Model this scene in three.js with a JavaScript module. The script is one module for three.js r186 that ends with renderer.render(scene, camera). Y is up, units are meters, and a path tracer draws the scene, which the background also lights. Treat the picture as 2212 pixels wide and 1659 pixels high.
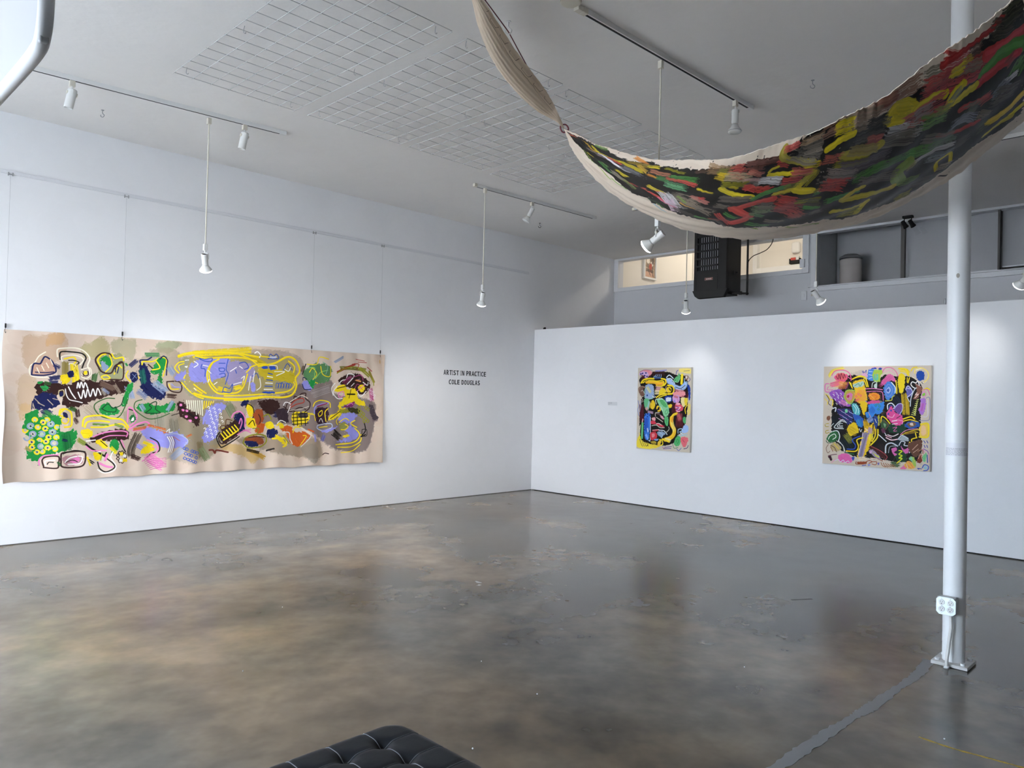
import * as THREE from 'three';
import { mergeGeometries, toCreasedNormals } from 'three/addons/utils/BufferGeometryUtils.js';
import { RoundedBoxGeometry } from 'three/addons/geometries/RoundedBoxGeometry.js';
import { TextGeometry } from 'three/addons/geometries/TextGeometry.js';
import { FontLoader } from 'three/addons/loaders/FontLoader.js';

// ---------------------------------------------------------------- camera, sky, exposure
const scene = new THREE.Scene();
const camera = new THREE.PerspectiveCamera(54.49, 2212 / 1659, 0.05, 200);
{
  const yaw = 0.7802, pitch = 0.0159, roll = 0.0236;
  const fwd = new THREE.Vector3(-Math.sin(yaw) * Math.cos(pitch), Math.sin(pitch), -Math.cos(yaw) * Math.cos(pitch));
  const r0 = new THREE.Vector3().crossVectors(fwd, new THREE.Vector3(0, 1, 0)).normalize();
  const u0 = new THREE.Vector3().crossVectors(r0, fwd);
  const right = r0.clone().multiplyScalar(Math.cos(roll)).addScaledVector(u0, Math.sin(roll));
  const up = u0.clone().multiplyScalar(Math.cos(roll)).addScaledVector(r0, -Math.sin(roll));
  camera.position.set(7.8231, 1.43, 8.3698);
  camera.quaternion.setFromRotationMatrix(new THREE.Matrix4().makeBasis(right, up, fwd.clone().negate()));
}
const renderer = new THREE.WebGLRenderer({ antialias: true });
renderer.toneMapping = THREE.LinearToneMapping;
renderer.toneMappingExposure = 1.1;
renderer.shadowMap.enabled = true;
scene.background = new THREE.Color().setRGB(0.72, 0.85, 1.0);   // plain overcast sky
scene.backgroundIntensity = 21;
// sun high behind the building: it lights the street outside, none of it enters the windows
const sun = new THREE.DirectionalLight(new THREE.Color().setRGB(1.0, 0.985, 0.97), 165);
sun.position.set(-14, 40, -8); sun.target.position.set(8, 0, 16); sun.castShadow = true;
Object.assign(sun.shadow.camera, { left: -45, right: 45, top: 45, bottom: -45, near: 1, far: 140 }); sun.shadow.mapSize.set(4096, 4096);
scene.add(sun, sun.target);
const LAMP = 2.2;      // candela scale of the spot lamps
const WARM = 7;      // lamp of the room behind the window

// ---------------------------------------------------------------- helpers
const hashRandom = (start) => { let a = start | 0; return () => { a = (a + 0x6d2b79f5) | 0; let t = Math.imul(a ^ (a >>> 15), 1 | a); t = (t + Math.imul(t ^ (t >>> 7), 61 | t)) ^ t; return ((t ^ (t >>> 14)) >>> 0) / 4294967296; }; };
const rnd = hashRandom(7);
const V = (x, y, z) => new THREE.Vector3(x, y, z);
const lin = (r, g, b) => new THREE.Color().setRGB(r, g, b);
const std = (color, roughness = 0.6, extra = {}) => new THREE.MeshStandardMaterial({ color, roughness, metalness: 0, ...extra });
const used = {};
const numbered = (n) => { used[n] = (used[n] ?? -1) + 1; return used[n] ? n + '_' + String(used[n]).padStart(3, '0') : n; };
const ready = (g) => { const o = g.index ? g.toNonIndexed() : g; for (const k of Object.keys(o.attributes)) if (!['position', 'normal', 'uv'].includes(k)) o.deleteAttribute(k); return o; };
const join = (list) => (list.length === 1 ? list[0] : mergeGeometries(list.map(ready)));
function part(name, geoms, mat, parent) {
  const m = new THREE.Mesh(Array.isArray(geoms) ? join(geoms) : geoms, mat); m.name = name; parent.add(m); return m;
}
function tag(o, label, category, group) { Object.assign(o.userData, { label, category }); if (group) o.userData.group = group; return o; }
function thing(name, label, category, pos = [0, 0, 0], group) {
  const o = new THREE.Group(); o.name = numbered(name); o.position.set(...pos); scene.add(o); return tag(o, label, category, group);
}
function single(name, geoms, mat, label, category, group) {
  const m = part(numbered(name), geoms, mat, scene); return tag(m, label, category, group);
}
function struct(name, geoms, mat, label, category) {
  const m = part(name, geoms, mat, scene); tag(m, label, category); m.userData.kind = 'structure'; return m;
}
function structGroup(name, label, category) { const o = thing(name, label, category); o.name = name; o.userData.kind = 'structure'; return o; }
const box = (x0, x1, y0, y1, z0, z1) => { const g = new THREE.BoxGeometry(x1 - x0, y1 - y0, z1 - z0); g.translate((x0 + x1) / 2, (y0 + y1) / 2, (z0 + z1) / 2); return g; };
const rbox = (x0, x1, y0, y1, z0, z1, r = 0.004, seg = 2) => { const g = new RoundedBoxGeometry(x1 - x0, y1 - y0, z1 - z0, seg, r); g.translate((x0 + x1) / 2, (y0 + y1) / 2, (z0 + z1) / 2); return g; };
const cyl = (r0, r1, len, seg = 20, open = false) => new THREE.CylinderGeometry(r0, r1, len, seg, 1, open);
function rod(a, b, r, seg = 10) {
  const d = b.clone().sub(a), g = cyl(r, r, d.length(), seg);
  g.applyQuaternion(new THREE.Quaternion().setFromUnitVectors(V(0, 1, 0), d.clone().normalize())); g.translate((a.x + b.x) / 2, (a.y + b.y) / 2, (a.z + b.z) / 2); return g;
}
const tube = (pts, r, n = 40, seg = 8, closed = false) => new THREE.TubeGeometry(new THREE.CatmullRomCurve3(pts, closed, 'centripetal'), n, r, seg, closed);
const lathe = (pts, seg = 28) => new THREE.LatheGeometry(pts.map(([r, y]) => new THREE.Vector2(r, y)), seg);
// metre uv on axis-aligned boxes
function metreUV(g) {
  const p = g.attributes.position, n = g.attributes.normal, uv = g.attributes.uv;
  for (let i = 0; i < p.count; i++) {
    const ax = Math.abs(n.getX(i)), ay = Math.abs(n.getY(i)), az = Math.abs(n.getZ(i));
    if (ay > ax && ay > az) uv.setXY(i, p.getX(i), p.getZ(i)); else if (ax > az) uv.setXY(i, p.getZ(i), p.getY(i)); else uv.setXY(i, p.getX(i), p.getY(i));
  }
  return g;
}
// value noise on a wrapped lattice
function noiseField(w, h, cx, cy, sd) {
  const rr = hashRandom(sd * 7919);
  const L = new Float32Array(cx * cy); for (let i = 0; i < L.length; i++) L[i] = rr();
  const out = new Float32Array(w * h), sm = (t) => t * t * (3 - 2 * t);
  for (let y = 0; y < h; y++) {
    const fy = y / h * cy, y0 = Math.floor(fy), ty = sm(fy - y0), a = (y0 % cy) * cx, b = ((y0 + 1) % cy) * cx;
    for (let x = 0; x < w; x++) {
      const fx = x / w * cx, x0 = Math.floor(fx), tx = sm(fx - x0), i0 = x0 % cx, i1 = (x0 + 1) % cx;
      out[y * w + x] = (L[a + i0] * (1 - tx) + L[a + i1] * tx) * (1 - ty) + (L[b + i0] * (1 - tx) + L[b + i1] * tx) * ty;
    }
  }
  return out;
}
function fbm(w, h, cx, cy, oct, sd, gain = 0.55) {
  const out = new Float32Array(w * h); let amp = 1, tot = 0;
  for (let o = 0; o < oct; o++) { const n = noiseField(w, h, cx << o, cy << o, sd + o * 101); for (let i = 0; i < out.length; i++) out[i] += n[i] * amp; tot += amp; amp *= gain; }
  for (let i = 0; i < out.length; i++) out[i] /= tot;
  return out;
}
function dataTex(w, h, fn, srgb, repeat) {
  const d = new Uint8Array(w * h * 4), c = [0, 0, 0];
  for (let i = 0; i < w * h; i++) { fn(i, c); d[i * 4] = c[0]; d[i * 4 + 1] = c[1]; d[i * 4 + 2] = c[2]; d[i * 4 + 3] = 255; }
  const t = new THREE.DataTexture(d, w, h); t.magFilter = THREE.LinearFilter; t.wrapS = t.wrapT = THREE.RepeatWrapping; if (srgb) t.colorSpace = THREE.SRGBColorSpace;
  if (repeat) t.repeat.set(...repeat); t.needsUpdate = true; return t;
}
const clamp8 = (v) => Math.max(0, Math.min(255, v));

// ---------------------------------------------------------------- brushes for the painted canvases
function easel(w, h, ground, draw) {
  const cv = document.createElement('canvas'); cv.width = w; cv.height = h; const c = cv.getContext('2d');
  c.fillStyle = ground; c.fillRect(0, 0, w, h); c.lineCap = 'round'; c.lineJoin = 'round';
  const path = (q, closed, dx = 0, dy = 0) => {
    const n = q.length / 2, X = (i) => q[2 * (closed ? (i + n) % n : Math.max(0, Math.min(n - 1, i)))] + dx, Y = (i) => q[2 * (closed ? (i + n) % n : Math.max(0, Math.min(n - 1, i))) + 1] + dy;
    c.beginPath(); c.moveTo(X(0), Y(0));
    for (let i = 0; i < (closed ? n : n - 1); i++) c.bezierCurveTo(X(i) + (X(i + 1) - X(i - 1)) / 6, Y(i) + (Y(i + 1) - Y(i - 1)) / 6, X(i + 1) - (X(i + 2) - X(i)) / 6, Y(i + 1) - (Y(i + 2) - Y(i)) / 6, X(i + 1), Y(i + 1));
  };
  const shift = (hex, k) => { const v = parseInt(hex.slice(1), 16), m = (a) => Math.round(clamp8(a + k)); return `rgb(${m(v >> 16)},${m((v >> 8) & 255)},${m(v & 255)})`; };
  const s = (col, wd, q) => { path(q); c.strokeStyle = col; c.lineWidth = wd; c.stroke(); c.strokeStyle = shift(col, 16); c.lineWidth = wd * 0.3; path(q, false, -wd * 0.12, -wd * 0.16); c.stroke(); };
  const rough = (q, amp) => {   // smooth closed outline with a ragged, brushed edge
    const n = q.length / 2, P = (i, k) => q[2 * ((i + n) % n) + k], out = [];
    for (let i = 0; i < n; i++) {
      const L = Math.hypot(P(i + 1, 0) - P(i, 0), P(i + 1, 1) - P(i, 1)), m = Math.max(2, Math.ceil(L / 7));
      for (let j = 0; j < m; j++) { const t = j / m, g = (k) => 0.5 * (2 * P(i, k) + (P(i + 1, k) - P(i - 1, k)) * t + (2 * P(i - 1, k) - 5 * P(i, k) + 4 * P(i + 1, k) - P(i + 2, k)) * t * t + (3 * P(i, k) - P(i - 1, k) - 3 * P(i + 1, k) + P(i + 2, k)) * t * t * t); out.push([g(0) + (rnd() - 0.5) * amp, g(1) + (rnd() - 0.5) * amp]); }
    }
    return out;
  };
  const poly = (o) => { c.beginPath(); o.forEach(([x, y], i) => (i ? c.lineTo(x, y) : c.moveTo(x, y))); c.closePath(); };
  const f = (col, q) => {
    let x0 = 1e9, x1 = -1e9, y0 = 1e9, y1 = -1e9; for (let i = 0; i < q.length; i += 2) { x0 = Math.min(x0, q[i]); x1 = Math.max(x1, q[i]); y0 = Math.min(y0, q[i + 1]); y1 = Math.max(y1, q[i + 1]); }
    const size = Math.sqrt((x1 - x0) * (y1 - y0)), o = rough(q, Math.min(13, 1 + size * 0.09));
    poly(o); c.fillStyle = col; c.fill(); c.save(); poly(o); c.clip();
    const k = Math.min(90, 4 + (size * size) / 350), a = rnd() * 3;
    for (let i = 0; i < k; i++) { const x = x0 + rnd() * (x1 - x0), y = y0 + rnd() * (y1 - y0), l = 6 + rnd() * 26; c.globalAlpha = 0.4; c.strokeStyle = shift(col, (rnd() - 0.5) * 50); c.lineWidth = 1.2 + rnd() * 4; c.beginPath(); c.moveTo(x, y); c.lineTo(x + Math.cos(a + rnd() * 0.5) * l, y + Math.sin(a + rnd() * 0.5) * l); c.stroke(); }
    c.restore(); c.globalAlpha = 1;
    if (size > 24) for (const [x, y] of o) if (rnd() < 0.55) { const d = 2 + rnd() * size * 0.10, an = rnd() * 6.3; c.globalAlpha = 0.8; c.fillStyle = rnd() < 0.6 ? col : ground; c.beginPath(); c.ellipse(x + Math.cos(an) * d, y + Math.sin(an) * d, 0.8 + rnd() * 2.6, 0.6 + rnd() * 1.4, an, 0, 7); c.fill(); }
    c.globalAlpha = 1;
  };
  const stain = (col, q) => {   // thin stain
    for (const [k, al] of [[26, 0.32], [14, 0.34], [8, 0.22]]) { poly(rough(q, k)); c.globalAlpha = al; c.fillStyle = col; c.fill(); }
    c.globalAlpha = 0.25; c.strokeStyle = shift(col, -26); c.lineWidth = 1.5; poly(rough(q, 7)); c.stroke(); c.globalAlpha = 1;
  };
  const r = (col, wd, q) => {   // dry bristles
    const n = q.length / 2; let dx = q[2 * n - 2] - q[0], dy = q[2 * n - 1] - q[1]; const len = Math.hypot(dx, dy) || 1; const nx = -dy / len, ny = dx / len; dx /= len; dy /= len;
    const k = Math.max(5, Math.round(wd / 1.6));
    for (let i = 0; i < k; i++) {
      const o = ((i + rnd()) / k - 0.5) * wd * 1.15, e0 = (rnd() - 0.4) * wd * 0.55, e1 = (rnd() - 0.4) * wd * 0.55;
      const qq = q.slice(); for (let j = 0; j < n; j++) { qq[2 * j] += nx * o; qq[2 * j + 1] += ny * o; }
      qq[0] -= dx * e0; qq[1] -= dy * e0; qq[2 * n - 2] += dx * e1; qq[2 * n - 1] += dy * e1;
      path(qq); c.strokeStyle = shift(col, (rnd() - 0.5) * 40); c.lineWidth = 1.2 + rnd() * 2.2; c.globalAlpha = 0.75 + rnd() * 0.25; if (rnd() < 0.25) c.setLineDash([10 + rnd() * 40, 3 + rnd() * 10]); c.stroke(); c.setLineDash([]);
    }
    c.globalAlpha = 1;
  };
  draw(s, f, r, c, stain);
  const t = new THREE.CanvasTexture(cv); t.colorSpace = THREE.SRGBColorSpace; return t;
}
function paintMural(s, f, r, w) {
w('#c4a384',[76,32,156,16,233,3,252,61,219,122,160,149,85,158]);
w('#d0a473',[177,12,233,3,230,43,166,62]);
w('#c9ab8b',[67,206,124,214,139,290,112,358,67,348]);
w('#d3ad7c',[70,334,115,339,109,386,72,396]);
w('#a79c68',[310,58,350,35,400,6,434,55,422,117,362,115,320,97]);
w('#9f9c7b',[443,23,505,9,549,16,540,106,503,97,454,74]);
w('#8f9b74',[650,25,712,5,771,12,740,41,693,71,656,52]);
w('#a79a83',[586,93,661,46,756,56,769,138,664,153,588,135]);
w('#b3a391',[220,147,371,114,562,110,822,75,968,89,1013,241,995,412,966,581,855,632,678,592,478,578,320,552,262,407,250,288]);
w('#9a9080',[520,357,776,378,932,412,976,525,892,584,728,529,547,440]);
w('#a29183',[759,130,871,67,1112,21,1448,47,1462,273,1238,300,1123,378,1016,567,875,535,779,440,729,275]);
w('#5d5054',[1156,301,1311,287,1459,204,1652,174,1689,258,1951,291,1984,379,1915,598,1699,584,1560,497,1428,436,1303,435,1183,411]);
w('#c9a259',[934,543,1083,542,1212,601,1178,650,1130,609,1033,573]);
w('#8d7d68',[1082,514,1430,494,1582,533,1598,634,1370,607,1247,575]);
w('#958a7e',[1477,571,1562,556,1585,640,1546,662,1491,606]);
w('#8c8068',[787,357,879,309,1025,313,1078,378,988,539,920,606,835,597,770,481]);
r('#8a8474',42.3,[745,410,758,486]);
r('#8f8a7c',37.6,[672,388,678,442]);
r('#b5a692',37.6,[341,347,379,382]);
r('#7a6a4a',28.2,[879,522,893,595]);
s('#f1e9d6',5.6,[163,92,138,112,122,142,106,157,103,186,116,204,166,207,196,197]);
f('#cda58e',[118,151,143,148,163,115,194,133,205,167,195,192,115,197]);
s('#1b2150',6.6,[111,197,118,149,143,146,151,131,163,113,189,131,205,162,204,184,162,198,115,198]);
s('#1b2150',4.7,[126,185,165,186,199,181]);
s('#f1e9d6',4.2,[131,165,141,187]);
s('#f1e9d6',4.2,[150,155,160,176]);
s('#f1e9d6',4.2,[168,142,178,163]);
s('#f1e9d6',4.2,[183,124,193,146]);
s('#f1e9d6',6.6,[212,110,211,78,235,70,288,66,324,79,348,111,340,146,350,171,341,194,318,187]);
s('#15110f',6.1,[223,122,225,88,275,85,315,90,332,109,324,134,317,157]);
s('#f1e9d6',5.6,[233,131,230,109,276,99,311,107,321,122,308,143]);
s('#f2d51d',6.6,[241,119,280,109,290,129,272,144]);
s('#15110f',4.7,[259,125,281,124,303,133,286,154,295,173]);
s('#f2f0ec',4.7,[255,145,272,139,290,148,278,169]);
r('#8a7a3a',23.5,[246,136,247,190]);
r('#f2d51d',28.2,[281,149,293,228,280,258]);
f('#f2d51d',[226,198,260,189,270,219,240,239]);
s('#f2d51d',10.3,[291,188,301,208,284,248]);
s('#38221f',5.2,[323,177,341,174,343,191,328,194,321,185]);
f('#f2d51d',[325,174,338,171,339,186,326,189]);
s('#f1e9d6',4.2,[313,167,349,156,357,186,337,207,316,200]);
r('#1b2150',18.8,[183,212,222,205]);
r('#1b2150',16.9,[203,152,220,161]);
r('#1b2150',18.8,[214,230,188,231]);
f('#1b2150',[256,180,278,174,283,198,261,204]);
f('#38221f',[133,237,188,231,249,239,310,217,374,218,516,214,515,263,451,285,395,301,332,332,278,345,243,333,224,289,164,295,134,276]);
r('#6a5448',23.5,[402,230,459,254]);
r('#8a7a6c',12.2,[459,233,484,274]);
r('#8f8272',10.3,[403,265,422,285]);
f('#1f8c40',[135,230,154,225,158,232,140,240]);
f('#2f9a50',[148,251,167,244,181,256,168,270,155,263]);
s('#2f5b2a',2.3,[153,256,172,261]);
r('#2f5b2a',12.2,[167,232,188,236]);
r('#2f5b2a',18.8,[373,185,369,216]);
s('#c8b98e',4.7,[223,267,241,264,244,288,229,296,222,281,223,267]);
f('#1b2150',[224,277,237,271,241,289,229,294]);
s('#f2f0ec',4.7,[249,259,255,288,268,308,295,315,322,322]);
s('#f2f0ec',5.6,[262,249,276,278,293,303]);
s('#f2f0ec',5.6,[298,253,302,228,309,252,315,225,325,252,331,227,343,252]);
s('#f2f0ec',5.6,[303,273,317,302,325,262,335,297,343,257,355,292,366,256,378,289,386,253,401,283]);
r('#8d8478',9.4,[403,250,418,280]);
r('#8d9dbd',10.3,[412,255,436,275]);
f('#1b2150',[160,275,194,280,222,304,221,338,175,353,137,353,119,334,127,300]);
s('#b9a892',3.8,[127,305,149,329]);
s('#b9a892',3.8,[140,324,166,338]);
s('#b9a892',3.8,[178,309,200,333]);
s('#b9a892',3.8,[199,304,218,309]);
s('#b9a892',3.8,[119,324,128,353]);
s('#1b2150',4.2,[116,353,119,319,134,334]);
s('#1b2150',4.2,[127,300,139,295,135,310]);
r('#1b2150',23.5,[158,358,188,372]);
s('#f2d51d',7.5,[227,382,230,357,252,352,275,367,280,407,276,432,250,436]);
s('#f2d51d',6.6,[248,352,227,377,244,387]);
s('#f2d51d',6.1,[234,399,253,389,267,402,258,419,239,414,234,399]);
f('#1b2150',[242,367,257,372,262,392,244,387]);
r('#38221f',16.9,[301,357,306,387]);
r('#38221f',14.1,[293,397,303,417]);
r('#2f5b2a',16.9,[270,347,296,357]);
f('#1f8c40',[90,379,128,358,143,358,138,396,101,406]);
f('#1f8c40',[89,405,167,387,227,387,238,456,290,447,301,497,267,545,223,553,144,589,110,578,100,530,120,502,94,463]);
r('#2b7a3a',28.2,[167,372,188,387]);
r('#c9b49a',18.8,[99,487,120,492]);
r('#b79a6c',14.1,[96,525,121,540]);
r('#1d6e3a',32.9,[256,471,266,535]);
r('#1b2150',9.4,[243,495,261,500]);
f('#c8bfae',[102,449,98,455,90,455,86,448,90,441,97,441]);
s('#f2d51d',6.1,[104,449,100,456,92,458,85,452,85,444]);
f('#b9c8b0',[124,430,119,438,109,438,104,429,109,421,118,421]);
s('#8d9dbd',6.1,[121,440,110,441,102,434,103,423,112,417,123,421,126,431]);
f('#1b2150',[118,430,114,434,110,430,113,425]);
f('#b9c8b0',[138,401,134,408,126,408,122,401,126,394,133,394]);
s('#f2d51d',6.1,[126,410,120,403,122,395,129,391,137,395,140,403,134,410]);
f('#c8bfae',[172,413,168,420,160,420,156,413,159,406,167,406]);
s('#f2d51d',6.1,[154,415,156,406,164,403,172,408,173,416,167,423,159,422]);
f('#1b2150',[167,413,164,418,160,414,163,409]);
f('#b9c8b0',[186,401,182,408,174,408,170,401,174,394,182,394]);
s('#f2d51d',6.1,[171,394,180,392,187,397,188,405,181,411]);
f('#b9c8b0',[204,421,199,430,189,430,183,421,188,412,198,412]);
s('#8d9dbd',6.1,[197,409,205,416,205,427,196,433,185,430,181,420,186,410]);
f('#1b2150',[197,421,194,425,190,421,193,417]);
f('#c8bfae',[151,435,147,442,139,442,135,435,139,428,147,428]);
s('#f2d51d',6.1,[153,432,152,441,144,445,136,441,133,433,138,426,147,426]);
f('#b9c8b0',[181,443,177,450,169,449,165,442,169,435,177,435]);
s('#f2d51d',6.1,[181,449,173,452,165,448,163,440,169,433,178,434,183,441]);
f('#1b2150',[177,442,173,447,169,443,172,438]);
f('#b9c8b0',[228,436,224,443,216,443,212,436,216,429,223,429]);
s('#f2d51d',6.1,[219,446,211,441,210,432,216,426,225,428]);
f('#c8bfae',[133,466,129,475,119,474,113,465,118,457,128,457]);
s('#8d9dbd',6.1,[112,470,112,460,121,454,131,457,136,466,131,476,120,477]);
f('#1b2150',[127,466,124,470,120,466,122,461]);
f('#b9c8b0',[169,467,164,475,154,475,149,466,154,457,163,457]);
s('#8d9dbd',6.1,[148,459,157,454,168,458,171,468,166,477,155,478,147,470]);
f('#b9c8b0',[211,458,206,466,196,466,191,457,196,448,206,448]);
s('#8d9dbd',6.1,[201,445,211,450,214,461,207,469,196,468,189,460,191,449]);
f('#1b2150',[205,458,201,462,197,458,200,453]);
f('#c8bfae',[111,482,106,491,96,490,91,482,96,473,105,473]);
s('#8d9dbd',6.1,[111,476,113,486,106,494,95,492,89,483]);
f('#b9c8b0',[195,482,191,489,183,488,179,481,183,474,190,474]);
s('#f2d51d',6.1,[196,486,190,491,181,489,177,481,180,474,189,472,196,477]);
f('#1b2150',[191,482,187,486,183,482,186,477]);
f('#b9c8b0',[225,482,221,489,213,489,209,482,213,475,221,475]);
s('#f2d51d',6.1,[219,492,210,489,207,481,211,474,220,473,226,479,226,488]);
f('#c8bfae',[128,502,124,509,116,508,112,501,116,494,124,495]);
s('#f2d51d',6.1,[113,508,110,499,115,493,124,493,130,499,128,508,121,511]);
f('#1b2150',[124,502,121,506,117,502,119,497]);
f('#b9c8b0',[159,495,156,502,147,502,143,495,147,488,155,488]);
s('#f2d51d',6.1,[142,492,147,486,156,487,161,494,159,502]);
f('#b9c8b0',[185,501,181,508,173,508,169,500,173,493,180,494]);
s('#f2d51d',6.1,[174,491,182,493,187,500,184,508,175,510,168,505,167,496]);
f('#1b2150',[181,501,177,505,173,501,176,496]);
f('#c8bfae',[219,509,214,518,204,518,199,509,204,500,214,500]);
s('#8d9dbd',6.1,[217,500,222,510,217,519,206,521,197,513,198,502,207,497]);
f('#b9c8b0',[131,526,127,533,119,532,115,525,119,518,127,519]);
s('#f2d51d',6.1,[133,527,128,534,120,535,114,528,115,520,122,516,130,519]);
f('#1b2150',[127,526,123,530,119,526,122,521]);
f('#b9c8b0',[169,522,164,531,154,530,148,522,153,513,163,513]);
s('#8d9dbd',6.1,[164,533,153,533,146,524,149,514,159,510]);
f('#c8bfae',[192,530,188,537,180,537,176,530,180,523,188,523]);
s('#f2d51d',6.1,[179,538,174,531,177,523,185,520,193,525,194,534,187,540]);
f('#1b2150',[188,530,184,534,180,530,183,526]);
f('#b9c8b0',[220,536,216,543,208,543,204,536,208,528,216,529]);
s('#f2d51d',6.1,[202,535,205,528,214,526,221,532,221,541,214,546,206,543]);
f('#b9c8b0',[150,548,147,555,139,555,134,548,138,541,146,541]);
s('#f2d51d',6.1,[137,539,145,539,152,545,151,553,144,558,135,554,132,546]);
f('#1b2150',[146,548,143,552,139,548,141,544]);
f('#c8bfae',[171,547,168,553,159,553,155,546,159,539,167,539]);
s('#f2d51d',6.1,[167,537,173,544,171,553,164,556,156,552]);
f('#9a9a76',[384,98,445,85,493,93,496,201,401,204,386,154]);
f('#1f8c40',[394,113,421,96,446,121,437,152,414,163,395,139]);
f('#8d9dbd',[399,123,418,132,433,152,419,173,402,154]);
s('#38221f',7.0,[445,95,431,83,398,85,373,114,386,149,405,174,443,177,461,141,489,124]);
s('#f2d51d',7.0,[395,144,383,119,398,93,417,87]);
s('#f2d51d',7.0,[445,85,460,105,493,98,498,113]);
s('#38221f',6.1,[461,156,479,124,496,129,496,201,463,208,406,207]);
s('#f2d51d',6.1,[457,182,475,140,490,150]);
s('#f2d51d',5.6,[403,194,424,188,439,203,411,207,401,197]);
s('#1b2150',4.7,[462,172,466,146,475,150,471,176]);
s('#f2d51d',5.6,[435,91,446,136,419,173]);
r('#1b2150',16.9,[528,138,557,110]);
r('#1f8c40',9.4,[508,128,514,138]);
r('#4c8a58',18.8,[601,81,662,78]);
r('#8d9dbd',28.2,[522,242,538,294]);
f('#1f8c40',[512,253,531,221,546,226,528,284,510,336,495,331]);
f('#1b2150',[568,141,603,129,624,176,636,229,693,249,700,286,669,303,607,282,581,241]);
r('#1f6a5a',23.5,[583,156,595,219]);
s('#1b2150',7.0,[578,130,574,109,607,105,627,91]);
s('#f2d51d',6.1,[583,130,587,114,632,112,663,94]);
s('#38221f',5.6,[613,128,649,154,685,136,673,88]);
f('#1f8c40',[658,100,694,87,700,124,680,163,682,217,667,238,656,217,665,174,634,175,629,154]);
s('#f2d51d',6.1,[648,106,669,142,634,154]);
s('#f2d51d',5.6,[678,88,699,98,695,141,686,184]);
s('#1b2150',5.6,[668,99,686,82,705,103,703,130,702,178]);
s('#2f5b2a',4.2,[665,174,676,206,662,244]);
s('#f2d51d',5.6,[519,164,510,190,531,216]);
s('#f2d51d',4.7,[559,178,570,199]);
f('#1b2150',[534,169,559,173,565,204,546,221,530,200]);
s('#8d9dbd',1.9,[539,179,560,199]);
s('#8d9dbd',1.9,[557,178,540,205]);
r('#8d9dbd',32.9,[646,218,699,259]);
r('#7a86aa',23.5,[567,262,607,293]);
r('#8d9dbd',28.2,[716,140,738,172]);
s('#38221f',6.1,[705,211,766,209,783,236,773,263,730,259,709,237,705,211]);
s('#f2d51d',5.6,[716,224,730,248,767,247]);
s('#9392dc',4.7,[729,221,746,236,778,238]);
r('#38221f',18.8,[710,281,752,285]);
s('#2f5b2a',4.7,[461,300,423,301,377,327,378,357,407,387,454,398,487,383,510,336,519,305]);
f('#1f8c40',[396,347,428,321,452,341,486,357,473,377,425,380,399,367]);
s('#123c22',4.2,[410,347,433,326,453,347,467,341,465,364,429,362,406,349]);
s('#123c22',4.2,[462,346,490,331,501,294]);
s('#2f5b2a',4.2,[588,304,558,315,552,346,575,372,621,399,672,394,723,372]);
f('#1f8c40',[574,330,618,319,670,335,743,313,744,356,681,372,620,375,569,351]);
s('#123c22',4.7,[605,370,634,346,624,330,649,314,659,319,655,351,676,370,610,372]);
r('#8d9dbd',18.8,[583,330,599,356]);
r('#8d9dbd',16.0,[737,313,712,356]);
f('#38221f',[764,318,796,312,814,350,858,367,875,389,871,439,837,416,788,389,765,356]);
r('#15110f',9.4,[775,334,865,405]);
f('#e37fba',[774,323,787,324,786,335,775,334]);
f('#e37fba',[804,353,817,354,817,365,806,364]);
f('#e37fba',[803,383,816,384,815,395,804,394]);
f('#e37fba',[852,389,865,390,864,401,853,400]);
f('#e37fba',[822,405,835,406,835,417,824,416]);
f('#e37fba',[785,350,798,351,798,362,787,361]);
s('#e8e8d2',5.6,[809,306,814,345]);
s('#e8e8d2',5.6,[820,306,826,350]);
s('#e8e8d2',5.6,[831,306,837,356]);
s('#e8e8d2',5.6,[842,306,848,361]);
s('#e8e8d2',5.6,[853,306,859,367]);
s('#e8e8d2',5.6,[864,306,870,372]);
s('#e8e8d2',5.6,[875,306,882,378]);
s('#e8e8d2',5.6,[887,305,893,383]);
s('#15110f',3.3,[734,383,771,372]);
s('#f2d51d',8.0,[326,432,329,402,347,387,407,382,445,395,497,403,528,440]);
s('#f2d51d',7.5,[335,437,348,412,398,408,440,413]);
s('#f2d51d',7.5,[362,438,418,438,455,429,498,424,523,450]);
r('#5a8a2a',8.5,[371,423,436,428]);
r('#5a8a2a',7.5,[464,424,503,440]);
f('#f2d51d',[319,452,358,448,368,478,336,492,322,472]);
r('#7a8a30',18.8,[310,497,337,517]);
s('#e37fba',7.0,[522,414,525,351,539,346,565,383,556,414,532,435]);
f('#246a3a',[531,393,550,377,561,404,542,419]);
f('#f2f0ec',[539,401,550,388,552,406,541,411]);
s('#15110f',4.7,[527,351,545,357]);
s('#e37fba',8.5,[533,450,571,425,611,415,627,431,597,451,548,456]);
s('#15110f',3.8,[567,435,601,428]);
r('#c0683a',11.3,[552,451,612,441]);
r('#cf6126',10.3,[622,430,705,453]);
r('#cf6126',8.5,[663,458,748,486]);
r('#cf6126',8.5,[812,493,834,482]);
f('#38221f',[359,498,395,469,475,449,523,461,529,492,491,501,429,505,383,514]);
s('#e37fba',6.6,[373,483,423,464,489,457,523,466,519,486]);
s('#e37fba',4.7,[396,499,442,480,514,481]);
s('#15110f',5.6,[486,501,501,533,516,559]);
s('#e37fba',5.6,[495,501,511,538]);
f('#f2d51d',[382,504,410,499,439,531,430,541,397,524]);
s('#15110f',3.8,[406,504,434,531]);
f('#1f8c40',[448,505,481,506,482,548,454,562]);
r('#f2d51d',14.1,[449,536,473,563]);
s('#15110f',8.5,[342,518,365,538,398,560,422,576]);
s('#e37fba',5.6,[342,528,370,549,430,551]);
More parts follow.
